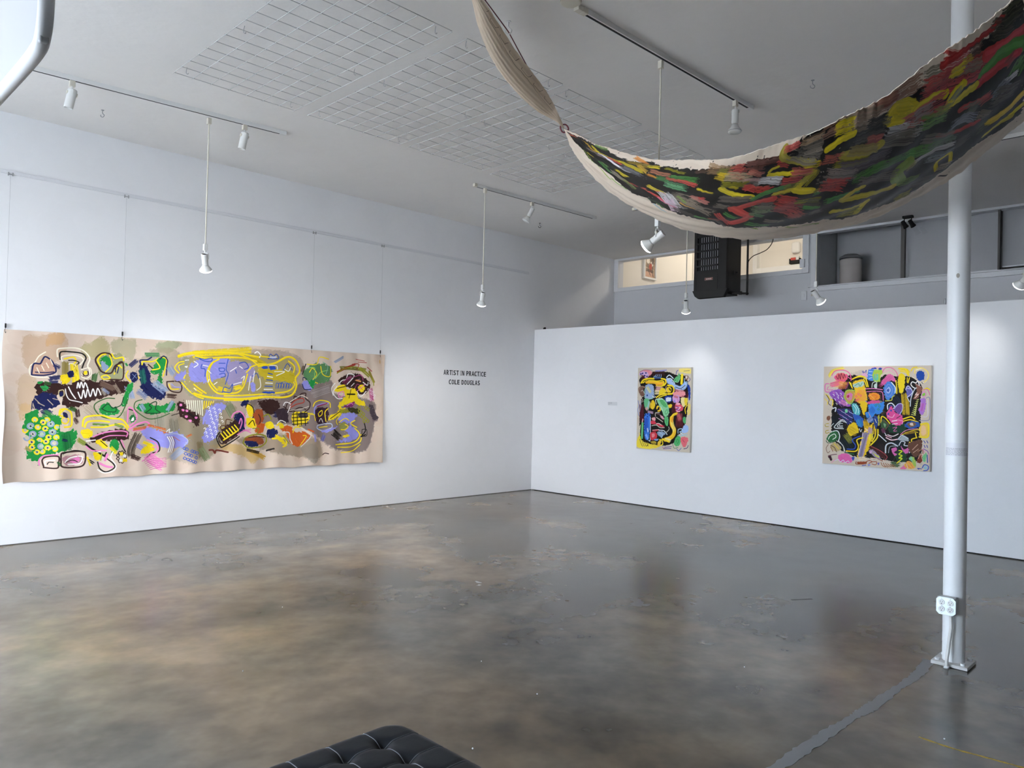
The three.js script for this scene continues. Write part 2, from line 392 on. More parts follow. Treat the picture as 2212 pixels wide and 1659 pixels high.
s('#f2f0ec',5.6,[343,503,382,499]);
s('#f2f0ec',4.7,[384,559,407,555]);
f('#f2d51d',[375,559,403,565,413,586,385,595]);
s('#15110f',5.6,[431,561,427,581,460,613,466,634,433,653,405,636,395,605]);
s('#e37fba',10.3,[436,571,427,597]);
s('#e37fba',9.4,[404,611,433,627,456,631]);
s('#f2f0ec',4.7,[459,557,450,587,473,624,462,649,424,658,396,641]);
s('#9ab03a',5.6,[412,565,408,596]);
s('#e37fba',6.1,[153,608,152,584,172,566,224,563]);
s('#38221f',6.1,[170,614,164,585,181,571,226,571,227,602,221,624,170,619]);
s('#f2f0ec',6.1,[178,610,177,590,211,587]);
s('#15110f',3.8,[184,605,190,596,207,597]);
s('#38221f',7.0,[237,564,249,554,329,552,341,578,331,617,287,625,242,618,237,593,237,564]);
f('#b98a90',[246,576,321,567,326,607,260,614]);
s('#f2f0ec',5.6,[255,599,276,580,325,575,317,607,268,609]);
f('#e37fba',[272,590,312,579,313,601,290,605]);
s('#38221f',3.8,[259,599,286,590,308,599]);
s('#15110f',4.7,[245,559,293,546,338,553]);
r('#2a5a30',9.4,[225,597,234,612]);
r('#15110f',10.3,[353,593,376,609]);
r('#f2d51d',7.5,[348,578,363,619]);
s('#38221f',3.8,[509,585,516,578,523,585,516,592,509,585]);
s('#38221f',3.8,[506,600,512,593,519,600,513,607,506,600]);
s('#38221f',3.8,[495,607,501,600,508,608,502,615,495,607]);
s('#38221f',3.8,[483,604,489,597,496,604,489,611,483,604]);
s('#38221f',3.8,[474,591,481,584,488,592,481,598,474,591]);
s('#38221f',3.8,[474,575,480,568,487,576,481,583,474,575]);
s('#38221f',3.8,[482,563,488,556,495,564,489,571,482,563]);
s('#38221f',3.8,[494,561,500,554,507,562,501,569,494,561]);
s('#38221f',3.8,[505,570,511,563,518,570,512,577,505,570]);
f('#f2d51d',[490,562,504,562,505,575,492,576]);
f('#f2f0ec',[505,573,519,573,520,586,507,587]);
f('#f2d51d',[496,593,510,593,511,607,498,607]);
f('#f2d51d',[511,594,524,594,526,607,512,608]);
f('#f2f0ec',[489,593,502,593,504,606,490,607]);
r('#4a4038',32.9,[573,477,545,544,542,586]);
r('#38221f',18.8,[546,581,582,598]);
f('#9392dc',[587,462,648,449,705,474,769,470,818,510,803,542,729,551,676,538,624,505]);
f('#f2d51d',[590,556,635,521,656,548,631,569,591,572]);
r('#f2d51d',12.2,[599,515,640,532]);
r('#9392dc',18.8,[570,530,595,546]);
s('#15110f',5.6,[634,494,670,517,677,560,641,574,607,605]);
s('#e37fba',5.6,[619,505,660,522,667,565,597,609]);
s('#e37fba',4.2,[645,542,671,543]);
r('#e37fba',42.3,[626,584,689,640]);
s('#c95f9c',2.8,[607,615,647,601,709,598]);
s('#c95f9c',2.8,[613,623,653,610,709,607]);
s('#c95f9c',2.8,[620,631,658,619,710,616]);
s('#c95f9c',2.8,[626,638,663,627,710,624]);
s('#c95f9c',2.8,[632,646,669,636,710,633]);
s('#c95f9c',2.8,[639,654,674,645,710,641]);
s('#f2f0ec',5.2,[714,491,730,524,719,569]);
s('#7a4a3a',2.3,[720,491,737,524,725,569]);
s('#f2f0ec',5.2,[725,491,740,524,728,569]);
s('#7a4a3a',2.3,[732,491,747,524,734,570]);
s('#f2f0ec',5.2,[737,491,749,524,738,570]);
s('#7a4a3a',2.3,[744,491,756,524,744,570]);
s('#f2f0ec',4.2,[710,464,726,451,723,469,742,467]);
s('#a8b4d0',4.7,[705,480,769,478,818,510,803,537]);
s('#c06a50',2.8,[748,492,781,514]);
r('#a4aeca',28.2,[741,600,793,558]);
s('#3d58b8',3.3,[796,553,803,546,811,553,804,560,796,553]);
s('#3d58b8',3.3,[817,587,824,580,832,588,825,594,817,587]);
s('#3d58b8',3.3,[838,621,846,615,853,622,846,629,838,621]);
s('#3d58b8',3.3,[857,579,865,572,873,579,865,586,857,579]);
s('#3d58b8',3.3,[813,610,820,604,828,611,821,618,813,610]);
s('#3d58b8',3.3,[832,568,839,561,847,568,839,575,832,568]);
s('#3d58b8',3.3,[853,602,860,595,868,603,861,610,853,602]);
s('#3d58b8',3.3,[806,557,814,550,821,558,814,564,806,557]);
s('#3d58b8',3.3,[827,591,835,584,843,592,835,599,827,591]);
s('#3d58b8',3.3,[849,626,856,619,864,626,857,633,849,626]);
s('#3d58b8',3.3,[802,580,809,574,817,581,810,588,802,580]);
s('#3d58b8',3.3,[823,615,831,608,838,615,831,622,823,615]);
s('#3d58b8',3.3,[842,572,850,565,858,573,850,579,842,572]);
s('#3d58b8',3.3,[798,604,805,597,813,604,806,611,798,604]);
s('#f2d51d',16.0,[762,78,810,62,888,50]);
f('#9c9a82',[768,99,849,73,939,74,957,293,828,279,782,214]);
f('#9392dc',[739,193,781,159,851,145,877,83,889,77,891,166,847,190,771,203]);
r('#f2d51d',23.5,[867,122,892,188]);
s('#f2d51d',7.0,[792,191,813,169,892,177]);
s('#f2d51d',7.5,[782,214,822,257,861,283,895,294]);
s('#f2d51d',6.6,[798,208,832,245,895,277]);
r('#b7a93a',18.8,[826,212,882,244]);
s('#f2d51d',6.1,[765,165,743,139,763,111,790,104]);
s('#f2d51d',5.6,[770,149,764,127,790,115]);
s('#f2f0ec',4.2,[795,98,817,97,812,125,796,131,818,136]);
f('#9392dc',[822,91,860,84,867,117,829,124]);
s('#2b4fb4',3.8,[828,96,850,112,834,118]);
s('#2b4fb4',3.8,[846,151,868,150,871,169,849,167,846,151]);
s('#f2f0ec',2.3,[852,159,868,158]);
s('#2b4fb4',3.3,[874,77,889,93]);
s('#f1e9d6',4.7,[858,200,837,212,843,240,882,244]);
f('#9392dc',[848,217,875,211,876,233,854,239]);
r('#6f7a5a',40.8,[1026,324,1055,378]);
r('#7c8a64',30.6,[886,557,920,611]);
r('#9a8f8c',40.8,[1540,260,1653,222]);
r('#c99a3a',25.5,[1164,577,1248,620]);
r('#6a5a60',35.7,[1952,335,1985,417]);
f('#a89a6a',[810,117,850,73,1171,39,1404,72,1428,216,1360,264,1007,270,846,268,802,201]);
f('#9392dc',[816,138,872,88,1024,80,1020,151,950,196,844,210]);
f('#9a90b8',[1030,96,1150,101,1175,167,1107,213,1022,216]);
r('#f2d51d',30.6,[840,63,1147,24]);
r('#c9ae20',25.5,[1148,63,1232,98]);
s('#f2d51d',11.2,[840,58,973,48,1102,49,1195,60]);
s('#f2d51d',10.2,[840,79,920,80,1018,70,1114,70,1184,83]);
s('#f2d51d',8.2,[1079,50,1149,74,1197,110]);
s('#f2d51d',8.7,[974,83,931,112,912,166,929,224,974,265,1040,264]);
s('#f2d51d',7.6,[947,95,924,139,931,202,968,249]);
s('#f2d51d',11.2,[1197,110,1293,89,1366,51,1410,57,1443,94,1451,134,1426,170,1434,216,1410,263,1348,281,1238,280,1109,293,986,292,899,283,846,268]);
s('#f2d51d',8.2,[1379,73,1418,106,1404,170,1421,210,1378,246,1273,260,1109,274,1007,278]);
s('#f2d51d',7.6,[1150,118,1197,99,1244,97]);
s('#f2d51d',7.1,[1128,147,1150,124]);
s('#f2d51d',8.2,[1134,157,1113,224,1080,258,1029,264]);
s('#f2d51d',7.1,[1117,169,1107,213]);
f('#c9b32a',[1203,121,1406,136,1402,205,1296,185,1235,187]);
s('#f2d51d',8.2,[844,221,877,246,909,266]);
s('#f2d51d',7.1,[845,241,888,267]);
r('#f2d51d',20.4,[973,238,1018,248]);
r('#f2d51d',20.4,[1062,236,1101,224]);
s('#f2d51d',6.1,[1008,302,1110,301,1238,283]);
s('#2b4fb4',4.1,[867,83,898,87,936,79,931,96,899,97,872,88]);
s('#2b4fb4',4.1,[975,104,1008,103]);
s('#2b4fb4',4.1,[975,131,1003,130,1003,146,981,147,975,131]);
s('#2b4fb4',4.1,[979,163,1004,157,1010,173,988,179]);
s('#2b4fb4',4.1,[1024,80,1014,135,1026,161,1011,216]);
s('#2b4fb4',4.1,[1086,99,1120,92,1139,119,1116,131]);
s('#2b4fb4',4.1,[1065,138,1071,154]);
s('#2b4fb4',4.1,[883,114,879,135,900,140,901,177]);
s('#2b4fb4',4.1,[996,259,1006,232,1034,237,1050,215,1040,259,1001,254]);
s('#2b4fb4',4.1,[845,79,872,83]);
s('#2b4fb4',4.1,[1163,167,1186,150,1199,177]);
s('#f2f0ec',4.6,[889,119,916,123]);
s('#f2f0ec',4.6,[916,144,933,160]);
s('#f2f0ec',4.6,[1037,145,1070,122]);
s('#f2f0ec',4.6,[1087,115,1104,126]);
s('#f2f0ec',4.6,[1100,181,1117,169,1112,191]);
s('#f2f0ec',4.6,[1056,215,1101,202]);
s('#f2f0ec',4.6,[918,208,923,192]);
s('#f2f0ec',4.6,[951,218,967,206]);
s('#f2f0ec',4.6,[1152,168,1142,245]);
s('#f2f0ec',4.6,[1174,139,1165,212,1166,245]);
s('#f2f0ec',4.6,[841,100,862,115,842,132]);
s('#f2f0ec',4.6,[856,252,845,241]);
s('#f2f0ec',4.6,[1189,244,1212,222,1205,177]);
f('#2b4fb4',[1260,110,1293,106,1303,123,1269,127]);
f('#2b4fb4',[1215,112,1245,108,1251,122,1221,123]);
s('#f2f0ec',4.1,[1262,102,1305,103,1312,122]);
s('#2b4fb4',5.6,[1255,147,1282,152]);
s('#f2f0ec',5.6,[1251,165,1283,169]);
s('#2b4fb4',5.6,[1246,184,1283,186]);
s('#f2f0ec',5.6,[1242,202,1284,203]);
s('#2b4fb4',5.6,[1238,220,1284,220]);
s('#f2f0ec',5.6,[1234,238,1285,237]);
s('#2b4fb4',3.6,[1306,231,1308,202,1321,207,1315,230]);
s('#2b4fb4',3.6,[1322,230,1324,202,1337,207,1331,230]);
s('#2b4fb4',3.6,[1338,230,1340,201,1353,207,1347,230]);
s('#2b4fb4',3.6,[1354,229,1357,201,1369,206,1364,229]);
s('#2b4fb4',3.6,[1371,229,1373,200,1386,206,1380,229]);
s('#2b4fb4',3.6,[1387,229,1389,200,1402,205,1396,228]);
s('#2b4fb4',3.1,[1333,201,1358,192,1383,206]);
s('#f2f0ec',4.6,[1294,137,1356,135,1307,159]);
s('#2b4fb4',4.1,[1349,126,1373,88,1403,124]);
s('#f2f0ec',4.6,[1355,120,1381,131,1393,107]);
s('#2b4fb4',4.6,[1252,63,1264,40,1285,50,1303,37,1316,62,1252,66]);
f('#c9cfe2',[1264,54,1304,49,1301,60,1264,62]);
s('#f2f0ec',6.1,[1174,39,1189,30,1207,48,1201,60]);
s('#f2d51d',6.6,[1207,54,1255,57]);
f('#2b4fb4',[1225,252,1291,248,1298,259,1231,260]);
f('#9392dc',[1153,206,1176,206,1183,245,1160,251]);
s('#e6e6d0',6.1,[852,307,860,378]);
s('#e6e6d0',6.1,[864,307,870,370]);
s('#e6e6d0',6.1,[876,307,880,363]);
s('#e6e6d0',6.1,[889,306,891,356]);
s('#f2d51d',6.1,[901,309,898,348]);
s('#f2d51d',6.1,[913,309,910,341]);
s('#f2d51d',6.1,[926,309,921,333]);
s('#f2d51d',6.1,[938,309,933,326]);
s('#f2d51d',6.1,[950,309,945,318]);
f('#9392dc',[892,394,928,346,970,319,1009,319,1012,351,983,378,979,442,970,496,933,521,896,515,900,478,930,431,914,425]);
s('#9392dc',11.2,[898,425,913,378,970,324]);
s('#f2f0ec',3.6,[918,341,925,335,930,343,926,347]);
s('#f2f0ec',3.6,[947,347,954,342,959,349,955,353]);
s('#f2f0ec',3.6,[976,354,983,348,988,356,984,360]);
s('#f2f0ec',3.6,[924,360,930,355,936,363,932,367]);
s('#f2f0ec',3.6,[953,367,959,362,965,369,960,374]);
s('#f2f0ec',3.6,[982,374,988,368,994,376,990,380]);
s('#f2f0ec',3.6,[929,380,936,375,941,383,937,387]);
s('#f2f0ec',3.6,[958,387,965,382,970,389,966,394]);
s('#f2f0ec',3.6,[987,394,994,389,999,396,995,400]);
s('#f2f0ec',3.6,[935,400,941,395,947,403,943,407]);
s('#f2f0ec',3.6,[964,407,970,402,976,409,971,414]);
s('#f2f0ec',3.6,[993,414,999,409,1005,416,1001,421]);
s('#f2f0ec',3.6,[940,420,947,415,952,423,948,427]);
s('#f2f0ec',3.6,[947,427,954,422,959,429,955,434]);
s('#f2f0ec',3.6,[976,434,983,429,989,436,984,441]);
s('#f2f0ec',3.6,[924,440,930,435,936,442,932,447]);
s('#f2f0ec',3.6,[953,447,959,442,965,449,961,454]);
s('#f2f0ec',3.6,[901,453,907,448,913,455,909,460]);
s('#f2f0ec',3.6,[930,460,936,455,942,462,937,467]);
s('#f2f0ec',3.6,[958,467,965,462,970,470,966,474]);
s('#f2f0ec',3.6,[906,473,913,468,918,475,914,479]);
s('#f2f0ec',3.6,[935,480,941,475,947,483,943,487]);
s('#f2f0ec',3.6,[964,487,970,482,976,490,972,494]);
s('#f2f0ec',3.6,[912,493,918,488,924,495,920,499]);
s('#f2f0ec',3.6,[941,500,947,495,952,503,948,507]);
s('#f2f0ec',3.6,[969,508,976,502,982,510,977,514]);
f('#38221f',[986,491,1012,443,1078,400,1123,378,1109,466,1059,503,1010,534]);
s('#15110f',6.1,[986,474,970,501,988,544,1010,550,1093,498]);
s('#38221f',6.1,[992,480,981,507,1004,534,1081,493]);
s('#f2d51d',7.6,[1009,515,1092,460]);
s('#f2d51d',7.1,[994,480,1014,505]);
s('#f2d51d',7.1,[1008,471,1029,496]);
s('#f2d51d',7.1,[1023,462,1043,487]);
s('#f2d51d',7.1,[1037,453,1057,478]);
s('#f2d51d',7.1,[1051,444,1071,469]);
s('#f2d51d',7.1,[1065,435,1086,460]);
s('#5a3a1f',5.1,[997,464,990,442,1018,437,1029,448]);
s('#5a3a1f',5.1,[1018,432,1022,405,1051,410]);
s('#f2d51d',2.5,[999,453,1013,448]);
f('#1b2150',[1059,400,1089,367,1124,394,1126,455,1098,476,1085,422]);
s('#e37fba',8.2,[1050,394,1061,372,1094,362,1124,394,1125,444]);
s('#e37fba',7.1,[1091,427,1101,400,1108,422,1097,455]);
s('#e37fba',6.1,[1081,487,1126,466,1161,478]);
r('#e37fba',10.2,[1115,466,1161,461]);
f('#1b2150',[1099,318,1121,301,1150,301,1133,323,1105,334]);
f('#f2d51d',[1131,328,1151,320,1175,350,1170,389,1147,384,1134,356]);
s('#15110f',5.1,[1128,339,1139,320,1169,339,1176,378,1165,411]);
f('#f2d51d',[1136,400,1165,395,1206,417,1184,450,1143,444]);
s('#15110f',4.6,[1148,433,1171,411,1183,439]);
r('#8a5030',25.5,[1193,356,1211,378]);
f('#a8522a',[1175,367,1228,350,1236,412,1201,445,1183,411]);
s('#38221f',5.1,[1205,378,1218,406,1207,439]);
f('#38221f',[1203,306,1287,293,1330,321,1320,367,1265,378,1234,356]);
r('#1b2150',25.5,[1301,378,1345,390]);
f('#3a2c34',[1313,355,1375,350,1384,424,1327,412]);
f('#f2d51d',[1251,429,1284,418,1304,458,1280,463,1255,451]);
s('#8b8b1f',7.1,[1235,389,1265,378,1284,406]);
f('#cf6126',[1207,434,1242,429,1238,473,1208,484,1184,467]);
s('#8b8b1f',5.1,[1172,456,1208,456,1197,484]);
f('#1b2150',[1262,468,1304,458,1323,486,1287,514,1263,502]);
s('#8b8b1f',7.1,[1117,532,1133,505,1185,489,1245,496,1258,530,1223,557,1152,560,1120,537]);
f('#9a4f2c',[1128,516,1185,495,1239,518,1234,546,1163,539]);
f('#1b2150',[1128,524,1186,528,1210,551,1152,555]);
s('#38221f',4.6,[1150,505,1197,501,1245,507]);
r('#15110f',12.2,[1141,571,1212,590]);
r('#15110f',8.2,[1259,581,1301,571]);
f('#cf6126',[1335,458,1403,442,1417,471,1494,484,1521,508,1458,564,1406,540,1366,481]);
s('#d8d2c8',6.1,[1354,481,1392,482,1399,517,1413,546]);
s('#f2d51d',6.6,[1417,482,1429,454,1474,454]);
s('#d8d2c8',5.1,[1467,454,1528,502,1471,565]);
s('#f2d51d',5.1,[1482,501,1501,507,1464,559]);
s('#f2d51d',7.6,[1316,441,1334,427,1353,441]);
s('#f2f0ec',4.6,[1318,429,1339,412,1371,424]);
f('#f2d51d',[1328,435,1352,430,1359,453,1335,458]);
s('#f2d51d',10.2,[1293,514,1368,516,1375,550,1357,561]);
s('#8b8b1f',5.1,[1355,498,1394,545]);
f('#f2d51d',[1305,497,1336,504,1381,556,1350,544]);
s('#38221f',6.6,[1369,350,1380,315,1418,303,1423,274,1456,285,1461,262,1494,255,1494,285,1521,308,1516,343,1478,367,1426,361,1387,349]);
s('#38221f',6.1,[1356,332,1400,361,1457,338,1496,349]);
s('#f2f0ec',5.1,[1355,327,1367,309,1399,321,1382,367]);
s('#b03a2a',5.6,[1399,326,1430,297,1475,285,1482,308,1437,320,1400,338]);
s('#e8dccb',4.1,[1393,309,1430,286,1468,268,1508,284]);
s('#cfc4b6',3.6,[1394,355,1458,349,1516,331]);
f('#f2d51d',[1414,373,1504,367,1518,408,1467,442,1419,436]);
f('#4b4347',[1452,373,1504,370,1504,396,1459,396]);
s('#15110f',4.6,[1411,378,1510,370]);
s('#15110f',4.6,[1417,367,1422,442]);
s('#15110f',4.6,[1411,398,1511,390]);
s('#15110f',4.6,[1441,367,1446,442]);
s('#15110f',4.6,[1412,418,1511,409]);
s('#15110f',4.6,[1465,367,1471,442]);
s('#15110f',4.6,[1412,437,1512,429]);
s('#15110f',4.6,[1490,367,1496,443]);
r('#f2d51d',10.2,[1510,373,1557,378]);
s('#cc5a2a',9.2,[1513,466,1547,479]);
f('#5a8a5a',[1477,133,1534,83,1601,80,1663,102,1645,174,1578,194,1525,214,1484,168]);
s('#f2d51d',5.6,[1501,85,1561,82,1580,40,1641,48]);
s('#f2d51d',5.1,[1516,131,1535,107,1563,141,1537,178,1571,195]);
s('#8fd06a',4.6,[1502,108,1548,106,1550,166,1589,129,1636,115]);
s('#f2d51d',5.1,[1588,93,1603,140,1651,150,1656,90]);
s('#7fae9a',4.6,[1601,68,1635,91,1623,139]);
r('#8d9dbd',12.2,[1683,64,1738,31]);
s('#15110f',5.6,[1492,85,1471,145]);
f('#9392dc',[1469,197,1491,179,1538,213,1519,237,1480,226]);
f('#1f8c40',[1511,185,1550,177,1539,225]);
s('#1b2150',4.6,[1475,180,1478,162,1501,173]);
r('#6a5a4a',12.2,[1476,98,1464,128]);
s('#1b2150',5.1,[1472,203,1486,232,1526,231]);
r('#6a6a1c',20.4,[1719,99,1811,95,1900,104]);
r('#9c2a20',12.2,[1699,124,1754,98,1825,70]);
r('#8b8b1f',18.4,[1862,93,1931,140]);
r('#8a7a1c',15.3,[1930,109,1970,177]);
s('#9c2a20',4.6,[1803,71,1854,68,1841,100]);
s('#9c2a20',4.6,[1914,85,1952,108]);
s('#9c2a20',3.6,[1831,39,1891,48]);
s('#9c2a20',3.6,[1847,56,1906,57]);
s('#8b8b1f',6.1,[1699,130,1754,98,1840,88,1915,122,1962,164,1970,196]);
f('#38221f',[1707,172,1770,134,1856,131,1932,178,1934,228,1860,255,1801,219,1722,196]);
s('#f2f0ec',6.1,[1715,190,1735,172,1763,165,1777,133,1820,141,1772,195]);
f('#6a2a44',[1743,184,1784,145,1806,151,1764,195]);
s('#a8427a',4.1,[1736,184,1792,151]);
s('#a8427a',4.6,[1813,151,1871,136,1887,167]);
s('#a8427a',4.6,[1830,218,1844,193,1866,199]);
s('#e0a8b8',3.1,[1828,169,1865,161]);
r('#e8a060',7.1,[1836,168,1872,174]);
f('#f2d51d',[1852,211,1880,192,1903,216,1875,242]);
s('#cf6126',2.5,[1866,205,1889,229]);
s('#f2f0ec',5.6,[1845,236,1875,267,1911,235]);
s('#f2f0ec',5.6,[1887,179,1918,197,1924,178]);
s('#f2f0ec',4.6,[1822,187,1801,206]);
s('#e37fba',4.6,[1902,191,1838,243]);
f('#f2d51d',[1681,234,1715,203,1757,201,1766,244,1717,245]);
s('#f2f0ec',5.6,[1687,191,1664,222,1675,264]);
s('#f2f0ec',5.6,[1701,209,1675,246,1704,282,1739,281]);
s('#e37fba',5.6,[1710,251,1744,238,1745,263,1717,275,1710,251]);
s('#15110f',4.1,[1702,221,1758,208]);
f('#f2d51d',[1758,232,1830,224,1861,279,1906,304,1899,329,1818,305,1761,318,1720,348,1712,318,1760,269]);
r('#15110f',7.1,[1773,256,1831,255]);
s('#15110f',3.6,[1801,225,1789,280]);
f('#7a2c6a',[1768,324,1832,298,1805,336,1747,330]);
s('#e37fba',4.6,[1776,324,1804,311,1818,317]);
f('#f2d51d',[1679,379,1720,354,1762,336,1735,379,1652,415,1652,385]);
s('#15110f',4.1,[1659,403,1727,360]);
r('#8b8b1f',20.4,[1727,360,1834,354]);
f('#3a3a18',[1776,336,1863,348,1864,373,1806,366]);
f('#3a2430',[1556,349,1623,337,1644,355,1639,426,1585,438,1557,402]);
s('#f2d51d',6.1,[1542,331,1555,307,1594,295,1649,306,1657,336]);
s('#9392dc',9.2,[1550,378,1555,337,1595,319,1642,313]);
s('#8a2a4a',6.6,[1569,331,1636,313]);
s('#f2d51d',5.6,[1583,367,1603,355,1604,378,1584,390,1577,373]);
s('#f2d51d',5.1,[1558,414,1550,378]);
s('#f2d51d',5.6,[1643,343,1624,367,1632,420]);
s('#f2f0ec',4.1,[1585,420,1598,402,1612,426]);
s('#b8c4dc',6.1,[1572,444,1599,438,1660,433,1668,457,1613,474,1573,461,1572,444]);
s('#f2d51d',5.1,[1586,456,1640,450]);
f('#9392dc',[1600,474,1654,463,1709,451,1655,481,1614,486]);
f('#9392dc',[1715,415,1749,373,1835,373,1850,391,1808,434,1838,465,1868,497,1840,533,1768,544,1698,542,1768,525,1781,489,1751,458,1808,440]);
f('#8a8a4a',[1723,439,1765,428,1780,464,1738,476]);
s('#f2d51d',5.6,[1709,439,1701,415,1735,379]);
s('#f2d51d',5.6,[1722,427,1764,403,1793,416]);
s('#f2d51d',5.6,[1765,440,1787,452,1766,470,1738,470]);
f('#f2d51d',[1753,507,1788,501,1796,514,1760,519]);
s('#f2d51d',7.6,[1836,416,1808,434,1852,459]);
s('#f2d51d',7.1,[1838,465,1868,491,1869,522,1826,551,1699,560]);
s('#f2d51d',6.6,[1883,503,1877,547,1812,576,1713,576]);
s('#f2d51d',5.6,[1877,565,1827,601,1742,610]);
r('#9392dc',12.2,[1554,497,1562,538]);
r('#6a6ab0',20.4,[1621,504,1609,533]);
r('#15110f',35.7,[1682,487,1725,518]);
s('#15110f',7.1,[1903,429,1912,479,1883,516,1912,504]);
s('#1c1a18',4.1,[1889,472,1919,473,1920,510,1890,510,1889,472]);
f('#4a4048',[1936,316,1975,335,1983,373,2007,398,1985,417,1954,391]);
s('#8b8b1f',5.1,[1853,335,1862,325,1874,336,1863,345,1853,335]);
s('#8b8b1f',5.1,[1884,377,1894,367,1905,378,1895,387,1884,377]);
s('#8b8b1f',5.1,[1916,419,1926,409,1937,420,1926,429,1916,419]);
s('#8b8b1f',5.1,[1870,367,1880,357,1892,368,1881,377,1870,367]);
s('#8b8b1f',5.1,[1902,409,1912,399,1924,410,1913,419,1902,409]);
s('#8b8b1f',5.1,[1857,357,1867,347,1878,358,1867,367,1857,357]);
s('#8b8b1f',5.1,[1888,399,1898,389,1910,400,1899,409,1888,399]);
s('#8b8b1f',5.1,[1917,347,1927,337,1939,348,1928,357,1917,347]);
s('#8b8b1f',5.1,[1875,389,1885,379,1896,390,1885,399,1875,389]);
s('#8b8b1f',5.1,[1903,337,1913,327,1925,338,1914,347,1903,337]);
s('#8b8b1f',5.1,[1861,379,1871,369,1883,380,1872,389,1861,379]);
s('#8b8b1f',5.1,[1893,421,1903,411,1914,422,1903,431,1893,421]);
r('#c9508f',25.5,[1948,222,1958,291]);
s('#f0dce8',2.5,[1919,222,1926,216,1933,222,1926,228,1919,222]);
s('#f0dce8',2.5,[1943,249,1950,243,1957,248,1950,254,1943,249]);
s('#f0dce8',2.5,[1967,275,1974,270,1981,275,1974,281,1967,275]);
s('#f0dce8',2.5,[1933,228,1939,222,1946,227,1940,233,1933,228]);
s('#f0dce8',2.5,[1957,254,1964,248,1971,254,1964,260,1957,254]);
s('#f0dce8',2.5,[1925,282,1931,276,1938,281,1932,287,1925,282]);
s('#f0dce8',2.5,[1946,233,1953,227,1960,233,1953,238,1946,233]);
s('#f0dce8',2.5,[1971,260,1977,254,1984,259,1978,265,1971,260]);
s('#f0dce8',2.5,[1938,287,1945,281,1952,287,1945,293,1938,287]);
s('#f0dce8',2.5,[1960,238,1967,233,1974,238,1967,244,1960,238]);
s('#6a2a20',8.7,[932,566,951,567,962,583,972,568,1033,581]);
s('#38221f',5.1,[1618,617,1631,609,1652,613]);
r('#d8a85a',7.1,[2011,36,2012,55]);
}

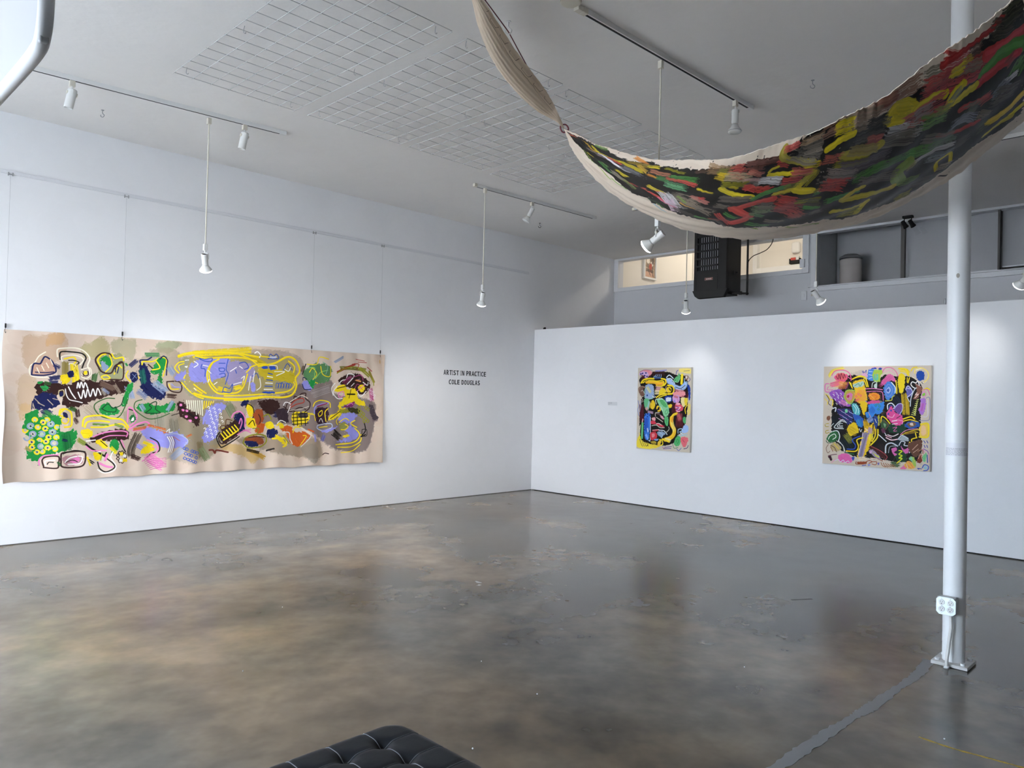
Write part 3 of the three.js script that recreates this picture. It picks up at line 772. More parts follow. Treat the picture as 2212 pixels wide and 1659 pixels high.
function paintTall(s, f, r, w) {
f('#f0dc7a',[612,15,758,16,759,74,676,66,613,54]);
f('#f0dc7a',[728,439,772,453,770,545,731,569]);
f('#f2da45',[10,902,65,851,182,932,352,954,297,997,146,1015,12,999]);
f('#15110f',[27,132,142,91,237,60,441,53,560,89,676,101,727,178,734,301,727,408,722,562,699,686,657,780,595,830,570,901,426,957,221,950,76,907,43,763,39,585,59,439,61,310,39,213]);
r('#531420',74.9,[56,115,190,92]);
r('#3c1a1a',49.9,[218,76,387,68]);
r('#5c1424',58.2,[65,471,70,649]);
r('#5a1422',83.2,[699,301,682,363]);
r('#641826',91.5,[626,612,619,712]);
r('#571622',49.9,[546,443,535,553]);
r('#8c3a44',58.2,[625,565,618,643]);
f('#e38f9c',[25,51,102,23,198,40,209,76,143,99,55,75]);
f('#d8b4e0',[21,67,74,43,142,59,162,108,124,128,75,91,26,91]);
f('#2c2a78',[59,61,80,61,78,77,61,77]);
f('#2c2a78',[109,56,130,56,129,71,111,71]);
f('#2c2a78',[33,69,54,69,53,85,35,85]);
f('#2c2a78',[91,90,113,91,111,106,94,106]);
f('#2c2a78',[127,100,148,100,147,116,130,116]);
s('#8d8ccc',16.6,[265,40,349,38,418,31]);
s('#2c2a60',3.3,[25,55,93,25,217,32]);
s('#8aa6cc',8.3,[239,136,275,84]);
s('#8aa6cc',8.3,[274,131,300,84]);
s('#8aa6cc',8.3,[310,126,324,84]);
s('#8aa6cc',8.3,[345,121,348,84]);
s('#8aa6cc',7.5,[234,124,247,104,276,108]);
s('#3c5a8c',21.6,[248,124,342,124]);
s('#f2d51d',21.6,[53,188,86,152,153,136,239,136]);
s('#f2d51d',20.0,[351,136,407,147,417,187,390,218]);
s('#f3bb28',44.9,[135,176,240,176,315,195,371,195]);
s('#f2d51d',15.0,[77,188,144,160,277,167,370,163,390,195,363,226,279,227]);
s('#15110f',6.7,[106,172,154,157]);
s('#f0a030',18.3,[278,211,362,203]);
f('#9db4d8',[117,220,222,212,248,307,244,371,160,397,111,373,114,293]);
r('#d8d49a',33.3,[146,244,196,308]);
r('#f0b0b4',58.2,[279,259,364,266]);
r('#f2e3b4',49.9,[262,307,401,305]);
s('#8fc0b8',11.6,[122,244,105,309,121,381,197,388,235,371]);
f('#f0d428',[354,250,419,273,411,309,319,330]);
s('#f2d51d',15.0,[282,370,337,338,429,320]);
s('#f2d51d',11.6,[320,370,375,349,430,336]);
s('#23323f',5.0,[225,339,253,355]);
f('#274690',[139,333,158,340,154,357,137,353]);
s('#e8e4da',9.2,[225,347,244,367,272,359]);
r('#7ec49a',49.9,[131,413,142,469]);
f('#6cc08a',[102,398,169,396,181,500,153,525,114,494]);
r('#f0c040',58.2,[218,435,210,492]);
r('#9fc8cc',25.0,[179,420,162,501]);
r('#e0a8a8',33.3,[133,502,153,525]);
f('#f4cf2a',[217,411,250,411,270,466,239,515,200,500]);
s('#8a6a58',21.6,[32,310,21,261,59,237,108,245]);
f('#7d5a4c',[31,261,79,253,90,309,110,341,62,358,32,318]);
s('#cbbcae',7.5,[91,358,63,374,83,414,74,431]);
s('#c9c0b4',6.7,[51,294,80,285,100,317]);
f('#a9c2ee',[420,136,480,139,545,202,626,221,687,170,714,201,680,255,591,268,518,233,440,191]);
s('#dce8f8',11.6,[425,120,465,92,521,132]);
s('#dce8f8',8.3,[443,139,489,135,545,194]);
s('#8ab0d0',11.6,[546,256,618,277,689,255,718,193,704,170]);
s('#15110f',6.7,[555,237,627,254,688,216]);
s('#58b070',18.3,[600,81,615,124,571,170,535,155,570,116]);
f('#63b878',[587,93,614,93,611,139,571,167,553,147]);
s('#9cd8b0',6.7,[544,171,589,178,615,132]);
s('#f6da22',33.3,[645,89,639,193]);
s('#85b8e0',10.0,[677,132,670,209,617,232]);
s('#8c6c5c',16.6,[685,101,725,108,717,139,686,139]);
f('#e0d4c4',[694,105,716,105,714,128,695,132]);
s('#5a3028',8.3,[686,147,713,155]);
s('#35359a',7.5,[560,77,568,46,586,34]);
s('#2c2a60',4.2,[666,43,745,38]);
s('#2c3a90',6.7,[747,124,756,147,735,170]);
s('#f2d51d',20.0,[445,218,509,225,533,264,516,315,448,324]);
f('#f0cf20',[428,250,473,234,501,265,484,304,429,301]);
r('#15110f',16.6,[465,257,492,280]);
s('#d8b8b0',7.5,[423,226,419,258,438,289]);
f('#1d3f9e',[718,208,754,224,764,300,762,384,743,386,733,285]);
r('#e88a90',74.9,[547,303,664,317]);
f('#ec9aa0',[529,303,672,290,690,332,593,349,530,335]);
f('#d8a4d8',[517,350,593,334,621,380,595,427,532,420]);
f('#8f8adc',[531,397,559,404,550,428]);
s('#b46aa4',5.8,[585,388,603,403,586,415]);
r('#c86a7a',25.0,[539,350,594,365]);
f('#f2e2a0',[634,372,691,363,701,401,685,471,649,464]);
f('#f0d63c',[683,378,726,370,719,439,693,455]);
s('#f2d51d',10.0,[720,454,694,501,704,555]);
f('#1a3c98',[412,352,485,343,508,366,505,413,432,430,408,399]);
f('#e4e8f4',[426,372,490,368,491,406,432,415]);
f('#f0cf2c',[451,461,505,448,506,483,470,492]);
f('#8ed0a0',[292,402,357,377,432,430,470,508,463,579,409,604,380,558,322,465]);
f('#57b46c',[330,409,367,392,414,431,442,477,406,486,359,448]);
s('#3f9a58',6.7,[416,541,443,516,453,548,426,572,412,549]);
s('#cfe0cc',10.8,[284,450,273,402,311,386,376,388]);
s('#e8f0e4',5.8,[350,480,379,534]);
f('#5cb874',[409,612,454,602,465,649,457,712,430,713,410,659]);
s('#2f7a48',5.0,[432,635,440,689]);
s('#f4c828',21.6,[295,505,304,481,332,496,342,527,314,536]);
f('#15110f',[313,489,332,488,328,516,316,516]);
r('#c8a8c8',25.0,[163,549,240,562]);
f('#d89cae',[287,569,334,583,363,622,400,636,381,597]);
s('#b9b4a4',10.8,[274,601,277,561,333,558]);
s('#b9b4a4',10.8,[288,616,345,646,382,668]);
f('#3a78d8',[116,583,192,572,202,660,181,884,143,903,113,824,113,663]);
r('#1d4fb8',41.6,[146,630,141,791]);
r('#8ab4f0',25.0,[142,839,172,893]);
r('#e8f0f8',16.6,[159,758,170,805]);
s('#cfe0f4',9.2,[201,620,205,891,182,908]);
s('#66c07c',29.9,[85,697,80,882]);
s('#e0a0a8',16.6,[89,648,80,681]);
s('#e8d8c0',10.0,[52,722,44,803]);
f('#14307c',[152,575,167,574,167,587,152,588]);
f('#14307c',[180,586,196,585,196,598,181,599]);
f('#14307c',[120,584,135,584,136,596,120,597]);
f('#14307c',[148,607,163,607,163,619,148,620]);
f('#d83a50',[209,667,261,657,290,688,346,693,402,722,365,732,290,704,215,699]);
f('#f0b0b4',[222,627,269,617,275,657,232,650]);
s('#f4d8d4',7.5,[290,696,327,690,365,708]);
s('#b9b4a4',10.8,[225,723,290,712,347,741,407,738]);
f('#d83a48',[208,811,293,807,303,862,257,896,212,891]);
f('#e88a90',[227,826,265,820,266,856,233,866]);
f('#b02a38',[236,786,292,767,329,773,274,796]);
s('#f0a8a8',7.5,[329,765,235,778]);
f('#8fa8c8',[307,798,385,786,423,816,387,841,368,858,321,837]);
s('#dce8f4',10.0,[329,773,403,777,450,822]);
s('#a9c4dc',9.2,[369,866,386,826,339,804]);
s('#b9b4a4',10.0,[471,727,476,758,432,800]);
s('#f2c028',49.9,[509,616,511,694,549,755,541,817,497,859,424,886]);
s('#f2d02a',29.9,[580,559,536,576,509,608]);
r('#f6e07a',33.3,[510,647,549,770]);
r('#e8a41c',25.0,[527,600,510,663]);
r('#f4e8b0',33.3,[424,878,498,890]);
s('#e88a20',7.5,[518,608,524,670]);
s('#f2d02a',25.0,[387,881,480,907]);
f('#e4566a',[555,459,595,442,649,456,668,502,624,534,571,536]);
s('#f2e0f0',7.5,[561,490,632,480,579,528,624,534]);
s('#6a4aa0',8.3,[565,474,605,488,570,513,624,515]);
f('#f0a8b8',[559,443,595,427,631,441,596,458]);
r('#d86a70',41.6,[598,566,626,627]);
f('#4fb06c',[666,610,697,597,710,632,703,670,676,664]);
f('#a8c4f0',[690,694,743,707,744,768,683,794,656,773]);
s('#bcdcf4',9.2,[604,798,607,752,656,742,656,765,630,782,684,817]);
s('#9cc4e0',9.2,[600,822,622,828,728,807]);
f('#56b870',[561,878,604,829,640,851,633,928,589,954,553,933]);
s('#2c8a48',6.7,[579,908,596,869,615,891,598,923]);
s('#2c7a40',5.8,[530,935,554,980,608,969]);
f('#e8707a',[645,850,720,838,747,868,713,946,678,956,651,912]);
s('#b83a50',6.7,[668,872,695,901]);
s('#3c2c6a',7.5,[688,979,731,968,748,936]);
s('#6a78b0',8.3,[590,985,617,1007,652,973]);
s('#f2d51d',13.3,[341,891,379,897,389,943,352,962]);
f('#f0c83a',[314,932,351,898,370,913,343,970,320,975]);
f('#b8a030',[211,923,276,911,296,937,240,945]);
f('#7a98d0',[257,892,323,880,305,909]);
s('#4a3c90',6.7,[418,981,517,963]);
s('#4a3c90',6.7,[400,998,509,987]);
s('#b8607a',5.8,[385,983,418,993]);
s('#3c2420',5.8,[47,900,78,971,97,986]);
s('#3c2420',5.8,[82,909,107,969,124,984]);
s('#3c2420',5.8,[117,919,135,967,151,982]);
s('#3c2420',5.8,[152,928,164,966,178,981]);
s('#3c2420',5.8,[145,983,174,965,168,925]);
s('#8d95c0',12.5,[10,416,26,480,8,529,25,602]);
s('#8d95c0',8.3,[44,415,55,471,38,553]);
s('#c9a090',5.0,[11,635,22,699]);
s('#f2d51d',6.7,[35,820,56,875]);
}

function paintSquare(s, f, r, w) {
f('#cbbcae',[277,78,396,40,441,132,293,116]);
f('#15110f',[233,109,323,93,441,132,543,132,613,87,711,102,842,109,916,153,950,219,938,321,941,495,942,611,951,749,946,880,900,934,730,948,590,936,410,927,306,920,245,878,184,866,105,730,88,637,92,447,106,368,98,337,174,242]);
r('#0f1a24',87.9,[132,525,165,649]);
r('#16242c',102.6,[213,755,275,860]);
r('#16242c',65.9,[748,724,750,835]);
r('#241a1c',65.9,[553,796,610,852]);
r('#142036',58.6,[701,310,743,369]);
r('#123024',51.3,[677,624,746,606]);
f('#17402c',[663,580,794,567,802,640,706,667,649,640]);
f('#1a3f26',[729,844,804,839,819,926,751,946,716,904]);
r('#2a4a24',44.0,[682,974,752,976]);
r('#4a3a28',36.6,[569,433,605,477]);
r('#f0d838',29.3,[55,100,93,45,201,15]);
s('#e0609a',9.5,[82,93,117,46,201,38,262,70,282,132]);
f('#e85a86',[117,93,202,66,248,101,218,155,157,163,118,132]);
f('#e86a70',[133,77,209,73,233,132,141,132]);
s('#7a2038',7.3,[129,101,149,132,156,81,172,132,179,73,202,124,209,81,225,116]);
s('#f0a0c4',7.3,[94,116,125,85]);
r('#f09a50',58.6,[119,179,234,194]);
r('#e8668a',44.0,[72,195,157,171]);
r('#b05a30',29.3,[158,226,234,210]);
s('#e070b4',10.3,[49,180,17,188,19,259,58,267]);
s('#e070b4',7.3,[49,211,38,243,97,242]);
s('#d05a90',9.5,[233,101,278,132,279,147]);
s('#8a3a5a',11.0,[242,210,256,163,227,233]);
f('#9a5ac0',[58,275,97,250,189,249,283,395,222,412,145,367,82,314]);
r('#8a50b4',87.9,[121,289,214,381]);
r('#c87ab0',36.6,[176,367,252,388]);
s('#e08ab0',5.1,[97,266,111,274,108,285]);
s('#f2f0ec',5.1,[142,295,156,302,153,313]);
s('#f2f0ec',5.1,[186,323,200,330,197,341]);
s('#e08ab0',5.1,[230,351,243,358,241,369]);
s('#f2f0ec',5.1,[128,382,142,389,139,401]);
s('#f2f0ec',5.1,[171,277,184,285,182,295]);
s('#e08ab0',5.1,[215,305,228,313,225,324]);
s('#f2f0ec',5.1,[113,336,127,343,124,355]);
s('#f2f0ec',5.1,[157,364,171,372,168,383]);
s('#e08ab0',5.1,[201,392,215,399,212,410]);
s('#f2f0ec',5.1,[97,290,111,297,109,308]);
s('#f2f0ec',5.1,[142,318,156,326,153,337]);
s('#e08ab0',5.1,[186,346,200,354,197,365]);
s('#f2f0ec',5.1,[230,374,244,382,241,393]);
s('#f2f0ec',5.1,[127,272,141,280,138,291]);
s('#e08ab0',5.1,[171,300,185,308,182,319]);
s('#f2d51d',8.8,[23,291,51,314,67,345,98,353,95,408]);
s('#3a2420',5.9,[31,299,59,346,52,385,76,408]);
s('#f2d51d',6.6,[12,339,44,370,41,401]);
f('#c0a04a',[209,304,235,249,295,240,325,271,319,333,267,380,221,350]);
f('#d87ab0',[236,303,266,272,296,287,289,333,252,350]);
s('#9cc84a',9.5,[217,304,242,249,325,255,322,317,275,388,221,335,217,304]);
s('#9cc84a',5.9,[251,334,281,318]);
f('#b02a5a',[243,303,262,295,263,322,244,322]);
s('#f2d51d',13.2,[293,132,353,103,412,101]);
s('#f2d51d',11.7,[308,124,353,109,397,109,427,132,450,208]);
s('#f2d51d',11.7,[405,132,420,162,435,208]);
s('#f2d51d',11.0,[264,163,295,225]);
s('#f2d51d',9.5,[279,171,287,209]);
f('#f0c428',[301,163,397,132,413,193,429,254,444,330,416,361,356,347,325,271,310,209]);
f('#b9d4c8',[305,186,398,155,402,201,317,217]);
s('#5aa08a',6.6,[317,201,354,178,369,205,391,170]);
r('#f09a40',51.3,[355,270,414,270]);
r('#e87a6a',44.0,[326,333,371,347]);
f('#f0a83a',[318,286,399,255,430,331,357,378]);
s('#e0507a',4.4,[325,309,333,300,342,309,334,319,325,309]);
s('#e0507a',4.4,[347,286,355,277,364,286,356,295,347,286]);
s('#e0507a',4.4,[369,301,378,292,387,301,378,310,369,301]);
s('#e0507a',4.4,[347,340,356,330,365,339,356,349,347,340]);
s('#e0507a',4.4,[333,348,341,338,351,347,342,357,333,348]);
s('#e07ac0',8.8,[421,231,501,227,587,237]);
s('#d070a8',8.8,[436,258,544,253,587,267,596,342]);
f('#3a1c26',[444,269,566,268,574,350,474,360]);
f('#f0942a',[458,284,516,268,559,290,560,328,517,344,466,330]);
s('#e06a30',5.9,[473,314,502,291,538,306,517,329]);
f('#d85a90',[452,361,517,344,589,358,546,389,445,384]);
s('#f0b04a',6.6,[466,292,510,329]);
f('#4a86d8',[447,40,491,33,542,56,521,139,449,139]);
s('#dce8f8',5.1,[455,55,484,56]);
s('#dce8f8',5.1,[452,86,492,94]);
s('#dce8f8',5.1,[456,124,485,117]);
s('#e0a0c8',7.3,[462,33,498,14,584,19,584,49]);
f('#2440a4',[476,25,519,14,527,29]);
f('#2440a4',[548,22,577,18,573,41,552,41]);
f('#a8cc4a',[498,48,577,41,585,71,564,101,564,154,500,147]);
f('#6ac4a4',[506,86,542,83,543,139,507,139]);
s('#c8b04a',5.9,[521,117,527,71,563,79]);
s('#4a4aa8',5.9,[389,55,426,90]);
s('#4a4aa8',5.9,[396,47,411,63,429,40,426,71]);
f('#dca4c8',[375,86,426,71,441,109]);
s('#b8c4bc',8.8,[486,215,493,170,529,162,530,223]);
f('#c4d8d0',[508,185,533,177,530,223,508,215]);
s('#e070a4',8.1,[584,64,612,19,668,19,711,57,729,102]);
s('#e8a0c0',6.6,[606,56,655,45,697,72]);
f('#e06aa8',[565,192,600,132,648,79,691,109,712,154,656,147,601,192]);
r('#d8609c',44.0,[593,169,656,102]);
r('#8a2a50',29.3,[558,207,579,184]);
f('#4a86d8',[601,207,635,158,670,161,706,221,700,281,645,341,609,297]);
s('#7a90d8',6.6,[615,222,643,184,678,221,672,281,637,304,616,259,615,222]);
f('#a8bce8',[626,229,650,206,665,244,644,274,623,259]);
f('#3a5ab0',[629,237,650,229,647,259,633,255]);
s('#c8c84a',8.8,[617,349,673,341,680,311,700,295]);
s('#dce4e4',9.5,[671,165,706,213,707,266]);
f('#f2d51d',[729,154,739,87,780,80,794,131,789,205,783,257,748,265,734,206]);
r('#f0d020',36.6,[752,42,807,50,828,80]);
s('#f2d51d',16.1,[738,27,800,35,828,95]);
s('#f2d51d',10.3,[712,146,720,221,721,273]);
s('#f2d51d',8.8,[835,117,822,168]);
s('#f2d51d',8.8,[815,117,815,161]);
r('#d8b420',51.3,[790,279,806,471]);
r('#c8a41c',29.3,[818,352,826,477]);
f('#1d4aa8',[898,80,921,51,955,59,969,102,956,139,909,139]);
s('#f4ecdc',9.5,[888,44,954,29,1001,81,982,153,936,168]);
s('#f2d51d',10.3,[848,51,867,21,901,14]);
s('#f0d878',11.7,[882,73,888,36,941,22,994,59,1002,117,969,160]);
s('#e8d8c0',7.3,[862,109,916,153]);
s('#f2f0ec',9.5,[849,176,863,157,890,168,910,153,923,197,890,219,863,205,849,183]);
f('#6a68b4',[802,220,822,190,857,227,864,278,824,308,810,264]);
s('#dce0f0',5.9,[803,235,823,198,864,256,817,308]);
s('#dce0f0',5.1,[816,220,843,227]);
s('#c8d4dc',8.8,[890,219,871,256,851,322,846,396]);
s('#c8d4dc',7.3,[817,308,838,352]);
f('#8a5a4a',[890,183,950,219,938,262,905,321,872,322,904,248]);
s('#e8c8c0',7.3,[904,263,891,285,918,277,885,314]);
s('#c8a49a',5.9,[890,175,937,204]);
s('#3a2a2a',5.9,[943,164,956,171]);
s('#d8dc7a',6.6,[857,476,894,482,873,457]);
s('#d8dc7a',6.6,[863,458,896,463,879,441]);
s('#d8dc7a',6.6,[869,441,899,444,885,425]);
s('#d8dc7a',6.6,[874,423,901,425,891,409]);
s('#d8dc7a',6.6,[880,405,904,406,897,392]);
s('#d8dc7a',6.6,[886,388,906,387,903,376]);
s('#d8dc7a',6.6,[892,370,908,368,908,360]);
s('#d8dc7a',6.6,[898,352,911,349,914,344]);
s('#d8dc7a',6.6,[903,335,913,330,920,328]);
s('#f2d51d',11.7,[957,240,990,218,1016,232]);
f('#e0a0c4',[944,277,957,240,984,255,984,298,958,306]);
f('#8ad04a',[951,277,971,262,978,284,958,295]);
s('#e070a4',6.6,[957,233,997,233,1017,283]);
f('#b07ad0',[938,321,978,320,983,407,960,473,934,466,920,423,939,379]);
r('#c86ac0',29.3,[947,437,959,364]);
s('#8a8ab0',6.6,[985,313,1017,319,1020,492,1001,529,928,532]);
s('#d8d0e4',5.9,[998,334,1000,479,961,495]);
f('#e8559c',[626,477,674,400,710,459,772,494,780,553,732,592,676,565,633,506]);
s('#e8f0f8',10.3,[639,431,639,386,674,371,702,400,695,422]);
s('#3a50b0',7.3,[653,423,660,393,688,400]);
f('#7a50a0',[695,430,729,384,764,368,771,427,744,473]);
s('#c0c8f0',6.6,[702,422,736,377,777,383,771,442,751,480]);
f('#3a48b0',[661,446,674,430,678,453]);
f('#3a48b0',[637,484,650,465,654,487]);
s('#f4b0d0',7.3,[640,499,683,512,703,482]);
s('#3a1c30',5.9,[724,518,758,494]);
s('#f0e0e8',9.5,[683,549,725,540]);
s('#f0e0e8',7.3,[684,579,732,570]);
s('#e89ac0',7.3,[725,533,780,545,773,575]);
s('#d060a0',6.6,[691,616,726,607,698,645,726,644]);
s('#f2d51d',12.5,[786,523,854,498,888,519]);
s('#f2d51d',10.3,[787,545,848,528,915,547]);
f('#2a5ab0',[801,574,854,542,922,554,929,590,855,616,815,603]);
f('#7a5a40',[821,573,868,549,902,570,862,601]);
f('#e0d0c0',[845,565,868,556,875,585,848,579]);
s('#e08ab0',7.3,[761,679,815,632,916,613]);
s('#f2d51d',7.3,[775,679,856,638,923,620]);
r('#b08a20',22.0,[802,662,883,644]);
f('#f0cc5a',[935,583,994,558,1005,608,996,681,937,684]);
s('#f2d51d',14.7,[942,568,1001,558,1012,608,1003,688,930,692]);
f('#f4c894',[949,589,982,588,989,660,950,669]);
s('#f2d51d',10.3,[896,657,904,694]);
s('#f2d51d',10.3,[910,700,864,718,864,747,844,748]);
s('#f2d51d',7.3,[889,643,916,649]);
f('#3a8ae0',[460,391,561,373,603,350,601,432,562,486,519,480,505,511,447,528,425,483,461,452]);
r('#2a6ac8',44.0,[475,421,505,466]);
s('#2f8a6a',5.1,[565,358,574,348,584,358,575,368,565,358]);
s('#2f8a6a',5.1,[537,381,546,371,556,381,547,391,537,381]);
s('#2f8a6a',5.1,[516,397,525,387,534,397,525,407,516,397]);
s('#2f8a6a',5.1,[552,404,561,394,570,403,561,413,552,404]);
s('#2f8a6a',5.1,[541,434,551,424,560,434,551,444,541,434]);
r('#3a70c0',44.0,[455,528,506,557]);
s('#d89a8a',5.9,[454,467,476,512,462,528]);
s('#c8a08a',6.6,[394,362,430,361,416,415,395,431,380,408,394,362]);
f('#9a7ac0',[401,369,437,353,438,391,409,400]);
f('#56b4c0',[290,395,327,379,365,424,374,493,344,502,306,472]);
s('#c8ecec',7.3,[305,395,336,440,329,487]);
s('#c8ecec',6.6,[327,394,358,440,358,478]);
f('#2a5ab8',[299,495,374,508,411,553,398,622,361,609,323,556]);
r('#2f8ac0',44.0,[360,547,383,608]);
f('#2a2f6a',[131,446,223,436,291,457,300,565,256,598,202,546,155,493]);
s('#c07ac0',5.1,[154,446,174,454]);
s('#b8c4ec',5.1,[190,469,210,477]);
s('#c07ac0',5.1,[227,492,247,500]);
s('#b8c4ec',5.1,[263,515,282,523]);
s('#c07ac0',5.1,[162,542,182,551]);
s('#b8c4ec',5.1,[198,565,218,574]);
s('#c07ac0',5.1,[232,448,252,457]);
s('#b8c4ec',5.1,[268,471,288,480]);
s('#c07ac0',5.1,[167,498,187,507]);
s('#b8c4ec',5.1,[204,521,223,530]);
s('#c07ac0',5.1,[240,544,259,553]);
s('#b8c4ec',5.1,[275,567,295,575]);
s('#c07ac0',5.1,[173,454,193,463]);
s('#b8c4ec',5.1,[209,477,229,486]);
s('#c07ac0',5.1,[245,500,265,509]);
s('#b8c4ec',5.1,[281,523,300,532]);
s('#c07ac0',5.1,[180,551,200,560]);
s('#b8c4ec',5.1,[217,574,236,582]);
s('#c07ac0',5.1,[250,457,270,465]);
s('#b8c4ec',5.1,[286,480,306,488]);
s('#c07ac0',5.1,[186,507,206,516]);
s('#b8c4ec',5.1,[222,530,242,539]);
f('#7ad0a0',[223,451,246,443,250,474,227,478]);
s('#dce4ec',10.3,[100,439,131,431,124,470]);
f('#f0c81c',[371,362,445,376,432,453,418,514,434,590,463,612,513,556,521,632,494,739,453,863,410,927,351,932,378,807,420,667,434,590,403,484]);
r('#e8b41a',51.3,[433,560,449,650]);
r('#8a9ad0',36.6,[455,559,491,527]);
r('#15110f',11.7,[506,587,501,708]);
r('#f0d83a',44.0,[478,649,480,740]);
r('#b090c0',36.6,[478,626,472,680]);
f('#8f86a0',[406,683,464,680,451,742,410,920,365,923,393,791]);
s('#d8c8d8',6.6,[406,675,393,776,365,908]);
s('#6a5a78',5.9,[439,697,408,820,387,914]);
s('#d8a8a8',5.9,[457,696,430,819,410,920]);
s('#f4d8b0',10.3,[427,636,449,650,420,667]);
f('#f0cc1c',[249,645,300,580,346,602,361,670,325,695,280,720]);
r('#d8b420',65.9,[271,644,332,679]);
r('#8a8a30',51.3,[235,707,289,774]);
s('#e8ece8',6.6,[372,639,384,669,394,645]);
s('#2a4ab0',11.0,[252,854,320,849,334,810,303,766,318,742,377,715]);
s('#f2d51d',11.7,[245,874,335,871,364,823,348,755,407,729]);
s('#2a6a3a',10.3,[245,893,321,903]);
s('#f2d51d',13.2,[550,638,544,721,481,801]);
s('#f2d51d',11.0,[529,631,523,707,495,762]);
f('#b0b04a',[545,510,562,494,564,584,550,600]);
s('#f2d51d',11.7,[578,569,584,508,620,522,662,573]);
f('#3a5a3a',[591,531,641,573,621,627,578,614]);
f('#7aa878',[603,575,624,582,614,612]);
s('#6a4a40',7.3,[592,546,649,581,621,634]);
f('#24408a',[505,511,541,510,549,585,529,631,514,587]);
s('#e8ece8',5.1,[520,533,535,570]);
s('#d8e0dc',8.8,[240,583,194,554,126,619,126,643,211,646]);
s('#d8e0dc',7.3,[217,576,187,570,149,626,203,631]);
s('#d8e0dc',5.9,[202,592,180,593,168,617,203,616]);
s('#dce8e4',6.6,[87,621,110,596]);
s('#dce8e4',10.3,[88,684,150,673,174,726,160,782]);
f('#2a6a3a',[50,733,104,683,150,688,159,751,90,794,43,773]);
s('#e0e8dc',8.1,[58,764,74,732,120,706,136,736,105,762]);
s('#1c4a2a',6.6,[35,781,59,804,129,784]);
f('#4a7a48',[89,731,112,722,113,745]);
f('#c0a87a',[83,826,121,792,183,827,184,874,130,885,99,864]);
s('#5a3a2a',6.6,[83,826,122,847,146,892]);
s('#d8d4c8',7.3,[144,775,206,818,222,879]);
s('#8a6a5a',6.6,[59,819,37,860,53,907,76,889]);
s('#f2d51d',5.9,[121,808,169,859]);
s('#dce0e0',6.6,[167,774,214,833,230,879]);
s('#9a6a4a',8.8,[83,842,107,887]);
f('#8a5a44',[35,536,62,515,76,535,63,567,39,560]);
s('#b09a3a',8.1,[56,599,24,608,29,631,56,630]);
s('#b09a3a',8.1,[57,670,30,679,34,702,65,693]);
s('#d8d0c0',5.1,[24,608,56,614]);
f('#3a1c26',[58,946,77,929,101,974,86,987]);
s('#6a3a48',7.3,[61,945,92,927,146,916]);
f('#e86ab0',[162,938,207,904,268,907,299,951,292,990,186,991]);
s('#d8d8e4',6.6,[117,988,163,969,186,991,216,969,232,995,262,977,277,991]);
s('#e89ab8',7.3,[94,1006,132,972]);
f('#3a4ab0',[299,936,328,933,314,973]);
r('#f0d8b8',29.3,[366,946,439,933]);
s('#8a3a24',7.3,[344,978,344,1001,403,997]);
f('#a04a28',[359,977,440,971,440,994,367,999]);
s('#a04a28',7.3,[440,971,469,957,498,966,469,984]);
s('#a04a28',6.6,[498,966,541,963,534,993,498,989]);
s('#3a48a8',7.3,[404,1012,440,1005]);
f('#8a90d0',[455,996,484,994,466,1014]);
f('#7a70b0',[548,977,569,968,563,995]);
s('#e8c8b0',6.6,[483,929,555,932,598,951,626,941]);
s('#a05a40',8.1,[467,824,526,911,598,951]);
s('#a8454a',8.1,[481,808,582,854,639,903,626,934]);
f('#4a1c1c',[481,816,582,862,625,896,611,927,554,886]);
f('#a090a8',[467,862,503,845,568,900,576,937,526,919]);
f('#d8dc4a',[503,867,532,888,569,915,540,910]);
f('#d0a8d0',[474,862,496,856,496,875,475,884]);
s('#dfe4e8',8.8,[558,690,630,754]);
s('#dfe4e8',7.3,[607,658,636,701]);
s('#f0c8d0',11.0,[629,716,679,736,734,725]);
s('#e8d8dc',8.8,[643,686,692,698,740,673]);
s('#e8a8b8',8.1,[622,694,678,714]);
r('#7a3a60',29.3,[593,628,608,665]);
f('#a8b4bc',[748,732,782,693,823,705,837,741,796,736]);
s('#c4ccd4',11.7,[741,725,775,686,830,712]);
s('#c4ccd4',13.2,[625,866,631,791,679,766,735,792]);
s('#8a949c',8.1,[653,864,666,804,721,793]);
s('#c4ccd4',9.5,[749,784,769,745,803,751,797,781,844,792,845,851]);
f('#d86ab0',[680,825,722,808,729,837,701,853,729,874,709,890]);
f('#d86ab0',[770,790,797,825,831,800,838,844,805,861,770,812]);
s('#c8d82a',11.0,[750,835,777,841,750,872,778,885,751,909,778,914,737,955]);
s('#f2d51d',6.6,[731,963,758,938]);
f('#6a4434',[831,764,897,730,950,720,951,785,926,874,886,884,838,815]);
s('#c09a84',6.6,[872,820,918,766]);
s('#c09a84',5.9,[879,848,925,809]);
s('#9a6a54',8.8,[919,831,958,814,965,850]);
f('#7a3424',[914,933,939,851,959,879,953,937]);
s('#d8a890',5.9,[926,903,942,858,960,908]);
s('#3a44a8',6.6,[970,726,984,747]);
s('#3a44a8',6.6,[997,725,1007,746]);
s('#3a44a8',6.6,[974,769,984,790]);
s('#3a44a8',6.6,[997,768,1004,789]);
s('#7a50b0',6.6,[971,806,1005,825,1011,846]);
s('#e070b0',5.1,[965,806,979,841]);
f('#7ac888',[966,871,992,840,998,854,986,928,966,915]);
s('#2a4aa8',8.1,[1002,861,1006,933]);
s('#d06a9a',5.1,[1015,846,1022,925]);
s('#3a5ab8',8.8,[961,988,980,957,1013,969,1007,1005,974,1015]);
f('#9ac8d8',[974,979,993,963,1004,991,981,1000]);
s('#2a3a98',6.6,[921,998,954,999]);
f('#3a48a8',[914,995,941,996,928,1008]);
s('#a0603a',6.6,[584,967,598,996,627,1008]);
s('#a0603a',6.6,[605,970,619,994,645,1007]);
s('#a0603a',6.6,[626,972,641,992,663,1005]);
